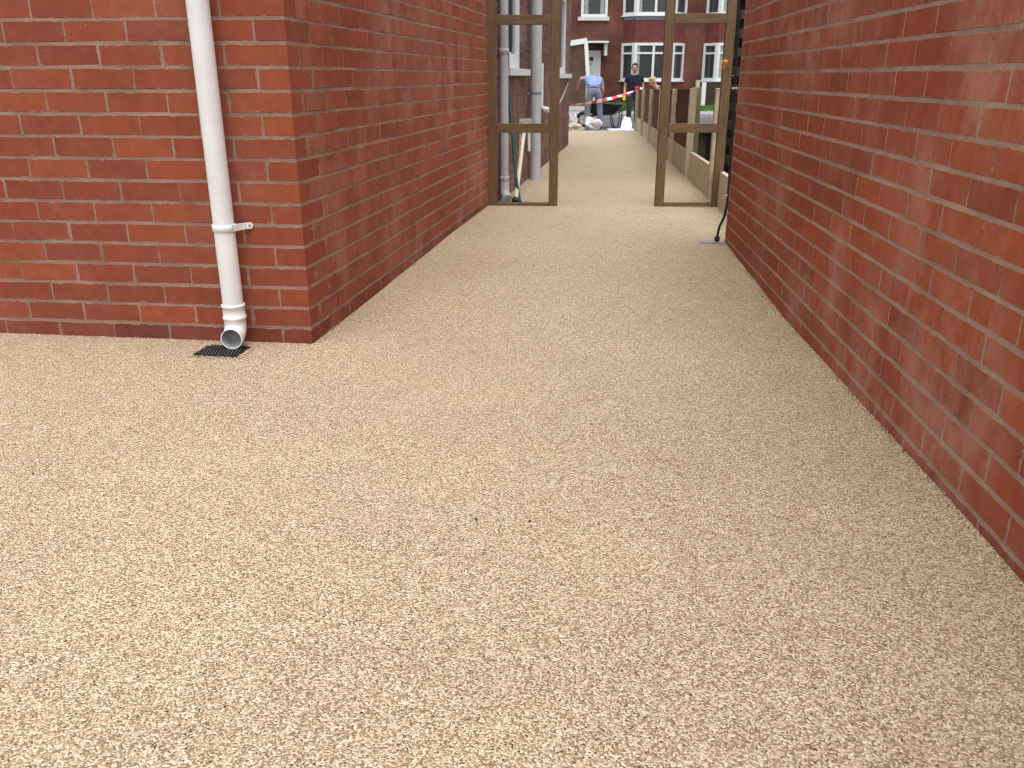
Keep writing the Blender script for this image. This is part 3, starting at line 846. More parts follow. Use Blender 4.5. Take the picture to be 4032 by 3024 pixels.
# ------------------------------------------------------------------ boundary fence on the right
fe = empty('fence', (1.72, 7.5, 0)); tag(fe, 'low fence of pale posts, pale gravel boards and dark brown panels along the driveway', 'fence')
FB = R(4.3); dFe = unit(FB)
def fpos(y): return Vector((1.755 + (y - 7.5) * math.tan(FB), y, 0))
posts = [7.5 + 1.733 * k for k in range(7)]
def ftop(y): return .945 - (y - 7.5) * .0155
for k, y in enumerate(posts):
    p = fpos(y); b = B(); t = ftop(y)
    box(b, -.034, .036, -.036, .036, -.1, t - .012, None, .006)
    box(b, -.036, .038, -.038, .038, t - .0119, t, None, .005)
    box(b, -.046, .05, -.05, .05, -.1, .016, None, .006)
    o = mesh_obj('post', b, M_conc, fe); o.location = p - fe.location; o.rotation_euler = (0, 0, -FB)
for k in range(-1, 6):
    y0 = posts[k] if k >= 0 else 5.95
    y1 = posts[k + 1]
    a, c = fpos(y0 + .052), fpos(y1 - .052)
    def flat(name, z0a, z0c, z1a, z1c, th, off, m):
        b = B(); d = (c - a).normalized(); n = Vector((d.y, -d.x, 0)); q = []
        for P, zz0, zz1 in ((a, z0a, z1a), (c, z0c, z1c)):
            for o_ in (off - th / 2, off + th / 2):
                for zz in (zz0, zz1): q.append(b.verts.new(Vector((P.x, P.y, zz)) + n * o_))
        for f in ((0, 1, 3, 2), (4, 6, 7, 5), (0, 4, 5, 1), (2, 3, 7, 6), (1, 5, 7, 3), (0, 2, 6, 4)): b.faces.new([q[j] for j in f])
        return put(mesh_obj(name, b, m), fe)
    flat('gravel_board', -.08, -.08, .29 - .006 * max(k, 0), .29 - .006 * (k + 1), .04, .026, M_conc)
    if k >= 1:
        t0, t1 = ftop(y0) - .03, ftop(y1) - .03
        zz = .292 - .006 * k; nb = 4
        for j in range(nb):
            f0, f1 = j / nb, (j + 1) / nb
            flat('board', zz + (t0 - zz) * f0, zz + (t1 - zz) * f0, zz + (t0 - zz) * f1 + .012, zz + (t1 - zz) * f1 + .012, .016, .026 + (.004 if j % 2 else -.004), M_panel)
        flat('capping', t0 + .013, t1 + .013, t0 + .03, t1 + .03, .04, .026, M_panel)
# upright weathered board and black box in the neighbour's garden, seen through the open bay
b = B(); P = at_y(*cp4(328, 800), 9.35); box(b, -.028, .075, -.02, .02, -.06, .93, None, .006)
o = mesh_obj('timber_board', b, M_wood_pale); o.location = (P.x, 9.45, 0); tag(o, 'broad weathered timber board standing upright behind the open fence bay', 'board')
P = at_y(*cp4(395, 950), 10.2)
b = B(); box(b, -.04, .56, -.3, .3, -.06, .42, None, .03); t = empty('storage_box', (P.x, 10.2, 0)); tag(t, 'black plastic storage box on the ground behind the open fence bay', 'box')
mesh_obj('tub', b, M_black, t)
b = B(); box(b, -.06, .58, -.32, .32, .421, .47, None, .02); mesh_obj('lid', b, M_black, t)

# dark toothed pier at the end of the neighbour's wall
pr = empty('brick_pier', (2.275, 8.7, 0)); tag(pr, 'tall dark brick pier with a toothed edge beyond the fence', 'pier')
M_dark = simple('near_black_brown', (0.045, 0.032, 0.024), 0.9, 0.35, 14, 0.6)  # plain near-black brown, also on the garden fence boards
for k in range(34):
    b = B(); x0 = (0.0 if k % 2 else .045) + random.uniform(-.012, .012)
    box(b, x0 - .15, .95, -.25, .25, .001, .078, None, .004)
    o = mesh_obj('brick', b, M_dark, pr); o.location = (0, random.uniform(-.02, .02), -.02 + k * .082)
# black cable down the wall end to the floor, with clips and a metal plate
cpts = [(626, -40, 5.58), (612, 300, 5.58), (596, 620, 5.58), (577, 950, 5.58), (562, 1180, 5.56), (549, 1330, 5.545), (528, 1440, 5.53), (497, 1510, 5.53), (482, 1570, 5.53)]
pts = [at_y(*cp4(x, y), Y) for x, y, Y in cpts]; g0 = on_ground(*cp4(478, 1612), .01)
b = B(); tube(b, smooth_path(pts + [g0], 6), .0085, 10); tube(b, [g0 + Vector((0, 0, -.004)), g0 + Vector((0, 0, .035))], .017, 12)
o = mesh_obj('power_cable', b, M_black); tag(o, 'black cable running down the end of the neighbouring wall to a floor plate', 'cable')
for x, y, wh_ in ((556, 1302, 'low down near the floor plate'), (597, 588, 'at about waist height')):
    P = at_y(*cp4(x, y), 5.545); b = B(); bar(b, P + Vector((-.014, 0, 0)), P + Vector((.02, .02, .0)), .012, .012, bev=.002)
    o = mesh_obj('cable_clip', b, M_pvc); tag(o, 'small white clip holding the black cable ' + wh_, 'clip', 'cable clips')
A0, A1 = on_ground(*cp4(362, 1622), .006), on_ground(*cp4(532, 1622), .006)
b = B(); box(b, A0.x, A1.x + .02, A0.y - .03, A0.y + .03, .004, .014, None, .002); o = mesh_obj('floor_plate', b, simple('dull_steel', (0.32, 0.33, 0.34), 0.5, 0.25, 30, metal=0.5)); tag(o, 'flat metal plate on the gravel where the black cable ends', 'plate')
P = at_y(*cp_(1836, 478), 7.15)
b = B(); tube(b, [P + Vector((0, -.02, .022)), P + Vector((0, -.022, .018)), P + Vector((0, -.022, -.002)), P + Vector((-.004, -.022, -.012)), P + Vector((-.006, -.02, -.042))], [.008, .022, .022, .012, .009], 14)
o = mesh_obj('orange_marker', b, simple('orange_plastic', (0.75, 0.16, 0.01), 0.5)); tag(o, 'small orange plastic marker on the post of the timber frame by the fence', 'marker')
# little bits of dead leaf and grit on the gravel
M_leaf = simple('dry_leaf', (0.05, 0.032, 0.018), 0.8, 0.4, 90)
for u, v in ((2102, 1051), (2716, 1139), (1876, 2056), (1313, 1297), (2085, 2066), (3002, 1160), (2775, 844), (133, 1870)):
    P = on_ground(u, v); P.z = floor_z(P.x, P.y); b = B(); r = .0055 if v < 1200 else .004
    vs = [b.verts.new((P.x + r * random.uniform(.6, 1.3) * math.cos(a), P.y + r * random.uniform(.6, 1.3) * math.sin(a), P.z + random.uniform(.002, .006))) for a in [k * 1.2566 for k in range(5)]]
    tp = b.verts.new((P.x, P.y, P.z + .009))
    for k in range(5): b.faces.new((vs[k], vs[(k + 1) % 5], tp))
    b.faces.new(vs[::-1]); o = mesh_obj('leaf_scrap', b, M_leaf); tag(o, 'tiny dark scrap of dead leaf lying on the gravel', 'leaf', 'leaf scraps on the gravel')

# ------------------------------------------------------------------ houses across the road
HY = 37.0
hs_ = empty('terraced_house', (at_y(*cp_(1000, 600), HY).x, HY, -.15)); tag(hs_, 'red brick house across the road with two-storey bay windows, white door and canopy', 'house')
M_far = far_brick_mat('far_red_brick', (0.185, 0.066, 0.046), (0.15, 0.056, 0.042), (0.19, 0.095, 0.07), 0.5)
M_hung = simple('maroon_hung_tile', (0.155, 0.040, 0.036), 0.8, 0.25, 3)
M_lead = simple('lead_flashing', (0.24, 0.26, 0.29), 0.6, 0.2, 6)
M_brown = simple('brown_render', (0.095, 0.055, 0.036), 0.85, 0.3, 3)
M_curt = simple('curtain_behind_glass', (0.30, 0.35, 0.32), 0.3, 0.25, 9)
def hx(x, Y=HY): return at_y(*cp_(x, 600), Y).x
def hz(y, Y=HY): return at_y(*cp_(1100, y), Y).z
hl = lambda x, y, z: Vector((x, y, z))
b = B(); box(b, hx(250), hx(2500), HY, HY + .3, -.3, 5.6); put(mesh_obj('wall', b, M_far), hs_)
b = B()
prism(b, [(hx(200), HY - .35), (hx(2550), HY - .35), (hx(2550), HY + 7), (hx(200), HY + 7)], 5.6, 5.75)
put(mesh_obj('roof', b, simple('far_roof', (0.09, 0.07, 0.065), 0.8)), hs_)
def face_window(A, Bp, z0, z1, mulls, transom, fr=.1, curtains=()):
    """white framed window standing on the plan line A-B; mulls are fractions along it"""
    d = (Bp - A); L = d.length; d.normalize(); n = Vector((d.y, -d.x, 0))
    if n.y > 0: n = -n
    def q(b, a, e, za, zb, o0, o1): prism(b, [A + d * a + n * o0, A + d * e + n * o0, A + d * e + n * o1, A + d * a + n * o1], za, zb)
    b = B()
    q(b, 0, fr, z0, z1, -.03, .05); q(b, L - fr, L, z0, z1, -.03, .05)
    q(b, fr + .002, L - fr - .002, z0, z0 + fr, -.03, .048); q(b, fr + .002, L - fr - .002, z1 - fr, z1, -.03, .048)
    for m_ in mulls: q(b, L * m_ - fr * .45, L * m_ + fr * .45, z0 + fr + .002, z1 - fr - .002, -.03, .046)
    if transom:
        cuts = [fr + .002] + [x for m_ in mulls for x in (L * m_ - fr * .47, L * m_ + fr * .47)] + [L - fr - .002]
        for j in range(0, len(cuts), 2): q(b, cuts[j], cuts[j + 1], transom - .035, transom + .035, -.03, .044)
    w = put(mesh_obj('window', b, M_white), hs_)
    edges = [0] + list(mulls) + [1]
    for e0, e1 in zip(edges, edges[1:]):
        b = B(); q(b, L * e0 + .02, L * e1 - .02, z0 + .02, z1 - .02, -.02, .0); p_ = put(mesh_obj('pane', b, M_glass), hs_); p_.parent = w
    for c0, c1 in curtains:
        b = B(); q(b, L * c0, L * c1, z0 + .03, z1 - .03, .001, .008); p_ = put(mesh_obj('curtain', b, M_curt), hs_); p_.parent = w
    return w
def bay(xL, xl, xr, xR, wide, curt=()):
    Y0, Y1 = HY, HY - .62
    zs1, zh1 = hz(612, Y1), hz(325, Y1); zs2 = hz(112, Y1); zh2 = zs2 + 1.35
    P = [Vector((hx(xL), Y0, 0)), Vector((hx(xl, Y1), Y1, 0)), Vector((hx(xr, Y1), Y1, 0)), Vector((hx(xR), Y0, 0))]
    inn = [Vector((p.x, p.y + .06, 0)) for p in P]
    for nm, z0, z1, m in (('apron', -.3, zs1 - .05, M_far), ('hung_panel', zh1 + .002, zs2 - .17, M_hung), ('lead_band', zs2 - .168, zs2 - .05, M_lead), ('bay_roof', zh2 + .002, zh2 + .5, M_hung)):
        b = B(); prism(b, [p for p in P], z0, z1); put(mesh_obj(nm, b, m), hs_)
    for zz in (zs1, zs2):
        b = B(); c = sum(P, Vector()) / 4
        prism(b, [P[0] + Vector((-.1, -.001, 0)), P[1] + Vector((-.06, -.08, 0)), P[2] + Vector((.06, -.08, 0)), P[3] + Vector((.1, -.001, 0))], zz - .049, zz - .001); put(mesh_obj('sill', b, M_white), hs_)
    for z0, z1 in ((zs1, zh1), (zs2, zh2)):
        tr = z1 - (z1 - z0) * .27
        face_window(P[0], P[1], z0, z1, (), tr)
        face_window(P[1], P[2], z0, z1, wide, tr, curtains=curt)
        face_window(P[2], P[3], z0, z1, (), tr)
bay(1052, 1145, 1430, 1512, (.5,), ((.06, .14), (.86, .94)))
bay(1668, 1768, 2060, 2160, (.5,), ((0.03, .45),))
# first-floor window on the left
z0 = hz(128); A = Vector((hx(735), HY - .001, 0)); Bp = Vector((hx(930), HY - .001, 0))
face_window(A, Bp, z0, z0 + 1.3, (), None, .1, ((.12, .27), (.73, .88)))
b = B(); box(b, hx(712), hx(945), HY - .1, HY - .002, z0 - .14, z0 - .004); put(mesh_obj('sill', b, M_sill), hs_)
# front door with number plate and canopy
zt = hz(385)
b = B(); box(b, hx(770), hx(892), HY - .06, HY - .002, -.12, zt); dr = put(mesh_obj('door', b, M_white), hs_)
b = B(); box(b, hx(808), hx(836), HY - .075, HY - .061, hz(462), hz(432)); o = put(mesh_obj('door_light', b, M_glass), hs_); o.parent = dr
b = B(); box(b, hx(812), hx(822), HY - .075, HY - .061, hz(492), hz(476)); o = put(mesh_obj('letterbox', b, M_screw), hs_); o.parent = dr
b = B(); box(b, hx(770), hx(935), HY - .75, HY - .003, hz(330), hz(316)); put(mesh_obj('canopy', b, M_white), hs_)
b = B(); box(b, hx(908), hx(930), HY - .5, HY - .003, hz(424), hz(331)); put(mesh_obj('bracket', b, M_white), hs_)
# brown side porch with white edges
PY = 34.6
b = B(); prism(b, [(hx(560, PY), PY), (hx(786, PY), PY), (hx(800, PY), HY - .004), (hx(560, PY), HY - .004)], -.3, hz(332, PY))
pch = put(mesh_obj('porch', b, M_brown), hs_)
b = B(); bar(b, at_y(*cp_(560, 345), PY - .03), at_y(*cp_(795, 308), PY - .03), .19, .05); o = put(mesh_obj('fascia', b, M_white), hs_); o.parent = pch
b = B(); bar(b, at_y(*cp_(786, 320), PY - .03), at_y(*cp_(803, 640), PY - .03), .045, .14, up=(0, 1, 0)); o = put(mesh_obj('corner_post', b, M_white), hs_); o.parent = pch

# front garden opposite: lawn, dark boundary fence, posts
b = B(); lx0, lx1 = hx(862, 33), hx(2300, 33)
nx, ny = 60, 18
grid = [[b.verts.new((lx0 + (lx1 - lx0) * i / nx, 30.42 + (35.6 - 30.42) * j / ny, -.085 + .07 * j / ny + random.uniform(0, .03))) for i in range(nx + 1)] for j in range(ny + 1)]
for j in range(ny):
    for i in range(nx): b.faces.new((grid[j][i], grid[j][i + 1], grid[j + 1][i + 1], grid[j + 1][i]))
for _ in range(9000):
    x, y = random.uniform(lx0, lx1), random.uniform(30.42, 35.6); z = -.085 + .07 * (y - 30.42) / 5.2
    a = random.uniform(0, 6.28); h = random.uniform(.05, .13)
    b.faces.new((b.verts.new((x - .02 * math.cos(a), y - .02 * math.sin(a), z)), b.verts.new((x + .02 * math.cos(a), y + .02 * math.sin(a), z)), b.verts.new((x + random.uniform(-.03, .03), y, z + h))))
lawn = mesh_obj('lawn', b, simple('grass', (0.065, 0.17, 0.030), 0.8, 0.3, 3)); lawn['kind'] = 'stuff'; lawn['label'] = 'bright green lawn in front of the house across the road'; lawn['category'] = 'grass'
b = B(); prism(b, [(hx(300, 33), 30.41), (lx0 - .01, 30.41), (lx0 - .01, HY), (hx(300, 33), HY)], -.3, -.055); struct(mesh_obj('front_path', b, M_flag))
GY = 33.2
gf = empty('garden_fence', (hx(1850, GY), GY, -.05)); tag(gf, 'dark garden fence on the lawn across the road, with one white post', 'fence')
nbd = 13
for k in range(nbd):
    x0 = hx(1606, GY) + k * .34; b = B(); box(b, x0, x0 + .33, GY - .015, GY + .015, -.08, hz(624, GY) + random.uniform(-.02, .02)); put(mesh_obj('board', b, M_dark), gf)
for xx, yt, m in ((1682, 626, M_white), (1634, 608, M_conc)):
    b = B(); box(b, hx(xx, GY) - .075, hx(xx, GY) + .075, GY - .13, GY - .02, -.08, hz(yt, GY), None, .01); put(mesh_obj('post', b, m), gf)

# ------------------------------------------------------------------ barrier tape
tp = [(668, 796, 14.08), (750, 789, 14.7), (840, 775, 15.4), (930, 757, 16.1), (1020, 735, 16.8), (1090, 712, 17.4), (1162, 688, 17.86)]
path = smooth_path([at_y(*cp_(x, y), Y) for x, y, Y in tp], 14)
b = B(); acc = 0; prev = None; last = None; W = .027
for i, p in enumerate(path):
    if last is not None: acc += (p - last).length
    last = p
    d = (path[min(i + 1, len(path) - 1)] - path[max(i - 1, 0)]).normalized()
    tw = .9 * math.sin(acc * 1.25 + .9); up = (Vector((0, 0, 1)) * math.cos(tw) + d.cross(Vector((0, 0, 1))) * math.sin(tw))
    w_ = W * (.5 + .6 * math.sin(math.pi * i / (len(path) - 1)))
    q = [b.verts.new(p + up * w_), b.verts.new(p - up * w_)]
    if prev:
        f = b.faces.new((prev[0], prev[1], q[1], q[0])); f.material_index = int(acc / .33) % 2
    prev = q
M_red = simple('red_tape', (0.62, 0.03, 0.045), 0.4, 0.05); M_wt = simple('white_tape', (0.75, 0.74, 0.74), 0.4, 0.05)
tape = mesh_obj('barrier_tape', b, [M_red, M_wt]); tag(tape, 'red and white striped barrier tape strung across the end of the driveway', 'barrier tape')
sm = tape.modifiers.new('thick', 'SOLIDIFY'); sm.thickness = .002
P = Vector((fpos(posts[-1]).x, posts[-1], ftop(posts[-1])))
b = B()
for k in range(5):
    c = P + Vector((random.uniform(.0, .05), random.uniform(-.03, .03), random.uniform(.0, .05)))
    pts = [c + Vector((random.uniform(-.05, .05), random.uniform(-.05, .05), random.uniform(-.04, .04))) for _ in range(5)]
    tube(b, smooth_path(pts, 4), .014, 6, mi=k % 4 == 3)
kn = mesh_obj('tape_knot', b, [M_red, M_wt]); tag(kn, 'bunched knot of red barrier tape on top of the last fence post', 'barrier tape')

# ------------------------------------------------------------------ sacks, sheet, wheelbarrow
def sack(name, c, dims, m, label, cat, seed, pinch=0.0):
    r = random.Random(seed); b = B(); bmesh.ops.create_icosphere(b, subdivisions=4, radius=1)
    ph = [(Vector((r.uniform(-1, 1), r.uniform(-1, 1), r.uniform(-1, 1))) * r.uniform(3, 8), r.uniform(0, 6), r.uniform(.015, .06)) for _ in range(14)]
    for v in b.verts:
        n = v.co.copy(); k = 1 + sum(a * math.sin(n.dot(w) + f) for w, f, a in ph)
        sq = max(abs(n.x), abs(n.y), abs(n.z)); k *= (1 / sq) ** .45
        t = (n.z + 1) / 2; pz = 1 - pinch * t
        v.co = Vector((n.x * dims[0] * k * pz, n.y * dims[1] * k * pz, max((n.z + .93), 0) * dims[2] * .52 * k))
    o = mesh_obj(name, b, m, smooth=True); o.location = c; tag(o, label, cat); return o
M_sack = simple('white_woven_sack', (0.50, 0.47, 0.47), 0.7, 0.3, 7, 0.2); M_poly = simple('white_polythene', (0.72, 0.74, 0.80), 0.35, 0.08, 8)
M_agg = simple('spilled_aggregate', (0.42, 0.34, 0.25), 0.9, 0.35, 30, 0.5)
SY = 19.0
sz = -.085
def sp(x, Y=SY): return Vector((at_y(*cp_(x, 900), Y).x, Y, sz))
sack('rubble_sack', sp(842), (.17, .17, .25), M_sack, 'white sack slumped on the pavement at the bent worker\'s feet', 'sack', 3)
sack('rubble_sack', sp(690, 19.5), (.09, .12, .28), M_sack, 'white sack standing on the sand heap at the old house corner', 'sack', 5)
sack('sand_heap', sp(690, 18.9), (.2, .2, .15), M_agg, 'low heap of sandy aggregate spilled beside the old house corner', 'heap', 6)
sack('plastic_sack', sp(1098, 19.2), (.16, .15, .27), M_poly, 'bluish white plastic sack pulled to a point at the standing worker\'s feet', 'sack', 8, .75)
b = B(); xs0, xs1 = sp(950).x, sp(1145).x
g_ = [[b.verts.new((xs0 + (xs1 - xs0) * i / 16, 18.5 + .6 * j / 8, sz + .03 + .04 * abs(math.sin(i * 1.3 + j)) * random.uniform(.4, 1))) for i in range(17)] for j in range(9)]
for j in range(8):
    for i in range(16): b.faces.new((g_[j][i], g_[j][i + 1], g_[j + 1][i + 1], g_[j + 1][i]))
o = mesh_obj('plastic_sheet', b, M_poly, smooth=True); tag(o, 'crumpled white plastic sheet spread on the pavement below the pointed sack', 'sheet'); o.modifiers.new('thick', 'SOLIDIFY').thickness = .003

WY = 23.7; wz = road_z(WY)
wxc = at_y(*cp_(768, 905), WY).x
wbw = empty('wheelbarrow', (wxc, WY, wz)); tag(wbw, 'black builder\'s wheelbarrow standing in the road behind the bent worker', 'wheelbarrow')
b = B()
N1, N2 = 28, 10
rr = [[b.verts.new(((.17 + .048 * math.cos(2 * math.pi * j / N2)) * math.cos(2 * math.pi * i / N1), .045 * math.sin(2 * math.pi * j / N2), .218 + (.17 + .048 * math.cos(2 * math.pi * j / N2)) * math.sin(2 * math.pi * i / N1))) for j in range(N2)] for i in range(N1)]
for i in range(N1):
    for j in range(N2): b.faces.new((rr[i][j], rr[(i + 1) % N1][j], rr[(i + 1) % N1][(j + 1) % N2], rr[i][(j + 1) % N2])).smooth = True
wh = mesh_obj('wheel', b, M_black, wbw)
b = B(); tube(b, [(0, -.03, .218), (0, .03, .218)], .125, 24); tube(b, [(0, -.08, .218), (0, .08, .218)], .02, 12); mesh_obj('rim', b, M_sill, wh)
b = B()
lo = [(.20, -.22, .36), (.78, -.22, .36), (.78, .22, .36), (.20, .22, .36)]; hi = [(.02, -.34, .66), (1.02, -.34, .60), (1.02, .34, .60), (.02, .34, .66)]
for th in (0, .02):
    L_ = [b.verts.new((x, y, z + th)) for x, y, z in lo]; H_ = [b.verts.new((x + (th if x < .5 else -th), y * (1 - th), z)) for x, y, z in hi]
    b.faces.new(L_)
    for k in range(4): b.faces.new((L_[k], L_[(k + 1) % 4], H_[(k + 1) % 4], H_[k]))
    if th == 0: H0 = H_
for k in range(4): b.faces.new((H0[k], H0[(k + 1) % 4], H_[(k + 1) % 4], H_[k]))
mesh_obj('tray', b, simple('black_tray', (0.02, 0.022, 0.024), 0.5, 0.3, 10), wbw)
for s_ in (-1, 1):
    b = B(); tube(b, smooth_path([(0, s_ * .08, .218), (.3, s_ * .2, .33), (.8, s_ * .25, .37), (1.2, s_ * .28, .56), (1.45, s_ * .29, .60)], 5), .017, 10); h_ = mesh_obj('handle', b, M_black, wbw)
    b = B(); tube(b, smooth_path([(.72, s_ * .24, .36), (.80, s_ * .25, .03), (.90, s_ * .25, .01), (.96, s_ * .25, .03), (1.0, s_ * .265, .44)], 5), .015, 10); mesh_obj('leg', b, M_black, wbw)

# ------------------------------------------------------------------ people
def skin(name, verts, edges, m, parent, root=0, lev=2):
    me = bpy.data.meshes.new(name + '_cage'); me.from_pydata([v[0] for v in verts], edges, [])
    o = bpy.data.objects.new(name, me); COL.objects.link(o)
    md = o.modifiers.new('skin', 'SKIN'); md.use_smooth_shade = True
    if not me.skin_vertices: me.skin_vertices.new()
    for i, v in enumerate(verts):
        r = v[1]; me.skin_vertices[0].data[i].radius = r if isinstance(r, tuple) else (r, r)
        me.skin_vertices[0].data[i].use_root = (i == root)
    ss = o.modifiers.new('sub', 'SUBSURF'); ss.levels = lev; ss.render_levels = lev
    bpy.context.view_layer.update()
    me2 = bpy.data.meshes.new_from_object(o.evaluated_get(bpy.context.evaluated_depsgraph_get()))
    o.modifiers.clear(); o.data = me2; bpy.data.meshes.remove(me); me2.name = name
    me2.materials.clear(); me2.materials.append(m)
    for p in me2.polygons: p.use_smooth = True
    o.parent = parent; return o
M_skin = simple('skin', (0.50, 0.25, 0.18), 0.55, 0.1, 30)
def lerp(a, b_, t): return tuple(x + (y - x) * t for x, y in zip(a, b_))
def person(loc, rot, label, J, shirt, trousers, shoe, hair, hair_len=0.0, sleeve=1.0, glove=None, sc=1.0):
    root = empty('person', loc); root.rotation_euler = (0, 0, rot); root.scale = (sc,) * 3; tag(root, label, 'person')
    names = list(J); V = []; E_ = []; idx = {}
    def add(n, r, par=None, pos=None):
        idx[n] = len(V); V.append((pos or J[n], r))
        if par is not None: E_.append((idx[par], idx[n]))
    add('pelvis', (.15, .11)); add('waist', (.135, .10), 'pelvis'); add('chest', (.165, .115), 'waist'); add('neck0', (.07, .07), 'chest'); add('neck', (.052, .055), 'neck0')
    hd = Vector(J['head']); nk = Vector(J['neck']); ax = (hd - nk).normalized(); fc = Vector(J['face']).normalized()
    add('jaw', (.062, .075), 'neck', tuple(nk + ax * .07 + fc * .022)); add('mid', (.076, .092), 'jaw', tuple(nk + ax * .14 + fc * .012)); add('crown', (.070, .082), 'mid', tuple(nk + ax * .215))
    for s in 'LR':
        add('sh' + s, .062, 'chest'); add('el' + s, .043, 'sh' + s); add('wr' + s, .030, 'el' + s)
        w, e = Vector(J['wr' + s]), Vector(J['el' + s]); fd = (w - e).normalized(); sd = fd.cross(Vector((0, 1, .2))).normalized()
        add('pa' + s, (.036, .018), 'wr' + s, tuple(w + fd * .07))
        pal = w + fd * .07
        for k, (o_, ln) in enumerate(((-.027, .062), (-.009, .075), (.009, .07), (.027, .055))):
            bnd = Vector((0, -.012, 0))
            add('f%d%s' % (k, s), .0095, 'pa' + s, tuple(pal + sd * o_ + fd * ln * .55)); add('g%d%s' % (k, s), .008, 'f%d%s' % (k, s), tuple(pal + sd * o_ + fd * ln + bnd))
        add('t0' + s, .011, 'wr' + s, tuple(w + fd * .045 - sd * .045)); add('t1' + s, .009, 't0' + s, tuple(w + fd * .085 - sd * .055))
        add('hip' + s, .088, 'pelvis'); add('kn' + s, .060, 'hip' + s); add('an' + s, .042, 'kn' + s)
        a_ = Vector(J['an' + s]); tf = Vector(J['toe']).normalized()
        add('fo' + s, (.042, .032), 'an' + s, tuple(a_ + tf * .13 + Vector((0, 0, -.045))))
    skin('body', V, E_, M_skin, root)
    # T-shirt
    T = []; TE = []; ti = {}
    def addt(n, r, par=None, pos=None):
        ti[n] = len(T); T.append((pos or J[n], r))
        if par is not None: TE.append((ti[par], ti[n]))
    addt('waist', (.165, .135)); addt('hem', (.160, .125), 'waist', lerp(J['waist'], J['pelvis'], .55)); addt('chest', (.205, .160), 'waist'); addt('neck0', (.105, .10), 'chest', lerp(J['chest'], J['neck0'], .75))
    for s in 'LR':
        addt('sh' + s, .080, 'chest'); addt('sl' + s, .064, 'sh' + s, lerp(J['sh' + s], J['el' + s], .62 * sleeve))
    skin('t_shirt', T, TE, shirt, root)
    T, TE, ti = [], [], {}
    addt('pelvis', (.168, .128)); addt('top', (.155, .118), 'pelvis', lerp(J['pelvis'], J['waist'], .35))
    for s in 'LR':
        addt('hip' + s, .105, 'pelvis'); addt('kn' + s, .082, 'hip' + s); addt('an' + s, .070, 'kn' + s, lerp(J['kn' + s], J['an' + s], .96))
    skin('trousers', T, TE, trousers, root)
    for s in 'LR':
        a_ = Vector(J['an' + s]); tf = Vector(J['toe']).normalized()
        skin('boot', [(tuple(a_ + Vector((0, 0, .02))), .052), (tuple(a_ + Vector((0, 0, -.035)) - tf * .03), .05), (tuple(a_ + Vector((0, 0, -.045)) + tf * .09), (.05, .04)), (tuple(a_ + Vector((0, 0, -.05)) + tf * .17), (.042, .03))], [(0, 1), (1, 2), (2, 3)], shoe, root)
    # hair cap
    b = B(); bmesh.ops.create_icosphere(b, subdivisions=3, radius=1)
    c = nk + ax * .165 - fc * .012
    sx = fc.cross(ax).normalized()
    for v in b.verts:
        n = v.co.copy(); dn = -hair_len if n.y < .2 else 0
        v.co = c + sx * n.x * .090 + fc * n.y * .108 + ax * (n.z * .105 + (dn if n.z < 0 else 0))
        v.co += Vector((random.uniform(-1, 1), random.uniform(-1, 1), random.uniform(-1, 1))) * .004
    kill = [v for v in b.verts if (v.co - c).dot(fc) > .045 and (v.co - c).dot(ax) < .055 or (v.co - c).dot(ax) < -.05 - hair_len]
    bmesh.ops.delete(b, geom=kill, context='VERTS')
    mesh_obj('hair', b, hair, root, True)
    # face: nose, ears, eyes, mouth
    b = B(); nb = nk + ax * .125 + fc * .100
    tube(b, [nb + ax * .03, nb + ax * .005 + fc * .008, nb - ax * .004 + fc * .016], [.008, .012, .011], 8); mesh_obj('nose', b, M_skin, root)
    for s in (-1, 1):
        b = B(); e_ = nk + ax * .13 + sx * s * .088; tube(b, [e_ - ax * .03, e_, e_ + ax * .03], [.012, .02, .014], 8); mesh_obj('ear', b, M_skin, root)
        b = B(); e_ = nk + ax * .158 + fc * .090 + sx * s * .032; bmesh.ops.create_icosphere(b, subdivisions=2, radius=.012, matrix=Matrix.Translation(e_)); mesh_obj('eye', b, M_black, root)
    b = B(); e_ = nk + ax * .085 + fc * .098; bar(b, e_ - sx * .025, e_ + sx * .025, .008, .012); mesh_obj('mouth', b, simple('lips', (0.35, 0.13, 0.11), 0.5), root)
    if glove:
        for s, gm in glove.items():
            w, e = Vector(J['wr' + s]), Vector(J['el' + s]); fd = (w - e).normalized(); sd = fd.cross(Vector((0, 1, .2))).normalized(); pal = w + fd * .07
            V2 = [(tuple(w - fd * .04), .042), (tuple(w + fd * .01), .040), (tuple(pal), (.046, .028))]; E2 = [(0, 1), (1, 2)]
            for o_, ln in ((-.030, .066), (-.010, .080), (.010, .074), (.030, .06)):
                V2 += [(tuple(pal + sd * o_ + fd * ln * .55), .013), (tuple(pal + sd * o_ + fd * ln + Vector((0, -.012, 0))), .011)]; n_ = len(V2); E2 += [(2, n_ - 2), (n_ - 2, n_ - 1)]
            V2 += [(tuple(w + fd * .045 - sd * .05), .015), (tuple(w + fd * .09 - sd * .06), .012)]; n_ = len(V2); E2 += [(1, n_ - 2), (n_ - 2, n_ - 1)]
            skin('glove', V2, E2, gm, root)
    return root
def cloth(name, c): return simple(name, c, 0.9, 0.15, 8)
M_boot = simple('dark_boots', (0.025, 0.022, 0.02), 0.7)
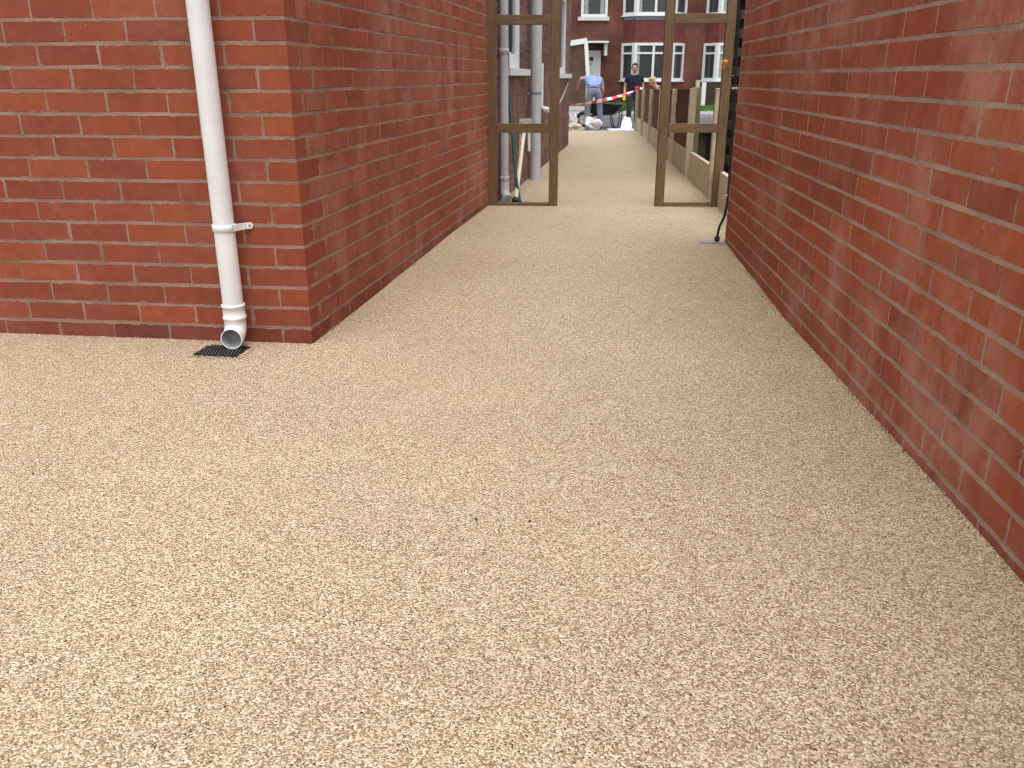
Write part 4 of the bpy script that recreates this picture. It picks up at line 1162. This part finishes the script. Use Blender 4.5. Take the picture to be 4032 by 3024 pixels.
# worker standing in navy T-shirt, arms down, looking to his right
PY_ = 24.0; px = at_y(*cp_(1148, 700), PY_).x
stand = dict(pelvis=(0, 0, .90), waist=(0, 0, 1.05), chest=(0, -.01, 1.27), neck0=(0, .0, 1.40), neck=(0, -.01, 1.46), head=(0, -.03, 1.68), face=(-.55, -1, -.25),
             shL=(-.19, 0, 1.36), elL=(-.25, .02, 1.08), wrL=(-.27, -.10, .86), shR=(.19, 0, 1.36), elR=(.26, .03, 1.09), wrR=(.16, -.16, .95),
             hipL=(-.09, 0, .86), knL=(-.11, -.02, .48), anL=(-.12, .02, .085), hipR=(.09, 0, .86), knR=(.10, -.02, .48), anR=(.11, .02, .085), toe=(-.15, -1, 0))
person((px, PY_, road_z(PY_)), 0, 'worker standing by the fence end in a navy T-shirt, dark trousers and yellow glove', stand,
       cloth('navy_cotton', (0.010, 0.013, 0.024)), cloth('dark_olive_trousers', (0.045, 0.045, 0.038)), M_boot, cloth('brown_hair', (0.06, 0.035, 0.02)),
       glove={'L': simple('yellow_glove', (0.62, 0.42, 0.05), 0.7), 'R': simple('orange_glove', (0.6, 0.2, 0.03), 0.7)}, sc=.955)
# worker bending over, back to the camera
PY_ = 23.0; px = at_y(*cp_(848, 700), PY_).x
bent = dict(pelvis=(0, 0, .90), waist=(.0, .13, 1.02), chest=(.01, .36, 1.15), neck0=(.02, .50, 1.17), neck=(.02, .55, 1.16), head=(.02, .74, 1.08), face=(0, .25, -1),
            shL=(-.18, .42, 1.17), elL=(-.31, .36, 1.19), wrL=(-.34, .46, 1.0), shR=(.19, .42, 1.14), elR=(.25, .36, .92), wrR=(.22, .46, .70),
            hipL=(-.10, 0, .86), knL=(-.15, .02, .48), anL=(-.16, -.02, .085), hipR=(.10, 0, .86), knR=(.15, .02, .48), anR=(.17, -.02, .085), toe=(0, 1, 0))
person((px, PY_, road_z(PY_)), 0, 'worker bending forward with his back turned, light blue T-shirt and grey trousers', bent,
       cloth('light_blue_cotton', (0.22, 0.28, 0.50)), cloth('grey_joggers', (0.17, 0.18, 0.22)), M_boot, cloth('dark_hair', (0.05, 0.03, 0.02)), sc=1.06)
# fair-haired worker stooping behind the fence
PY_ = 21.6; px = at_y(*cp_(1430, 700), PY_).x
stoop = dict(pelvis=(.12, 0, .80), waist=(-.02, 0, .92), chest=(-.22, 0, 1.0), neck0=(-.33, 0, 1.03), neck=(-.37, 0, 1.06), head=(-.50, 0, 1.24), face=(-.8, -.2, -.5),
             shL=(-.25, -.18, .98), elL=(-.30, -.22, .72), wrL=(-.40, -.18, .50), shR=(-.25, .18, .98), elR=(-.30, .22, .72), wrR=(-.42, .16, .50),
             hipL=(.12, -.09, .78), knL=(-.02, -.12, .45), anL=(.10, -.12, .085), hipR=(.12, .09, .78), knR=(-.02, .12, .45), anR=(.12, .12, .085), toe=(-1, 0, 0))
person((px, PY_, road_z(PY_)), 0, 'fair-haired worker in dark blue stooping behind the far end of the fence', stoop,
       cloth('dark_blue_cotton', (0.03, 0.04, 0.10)), cloth('dark_trousers', (0.03, 0.03, 0.035)), M_boot, cloth('fair_hair', (0.42, 0.28, 0.14)), hair_len=.0)
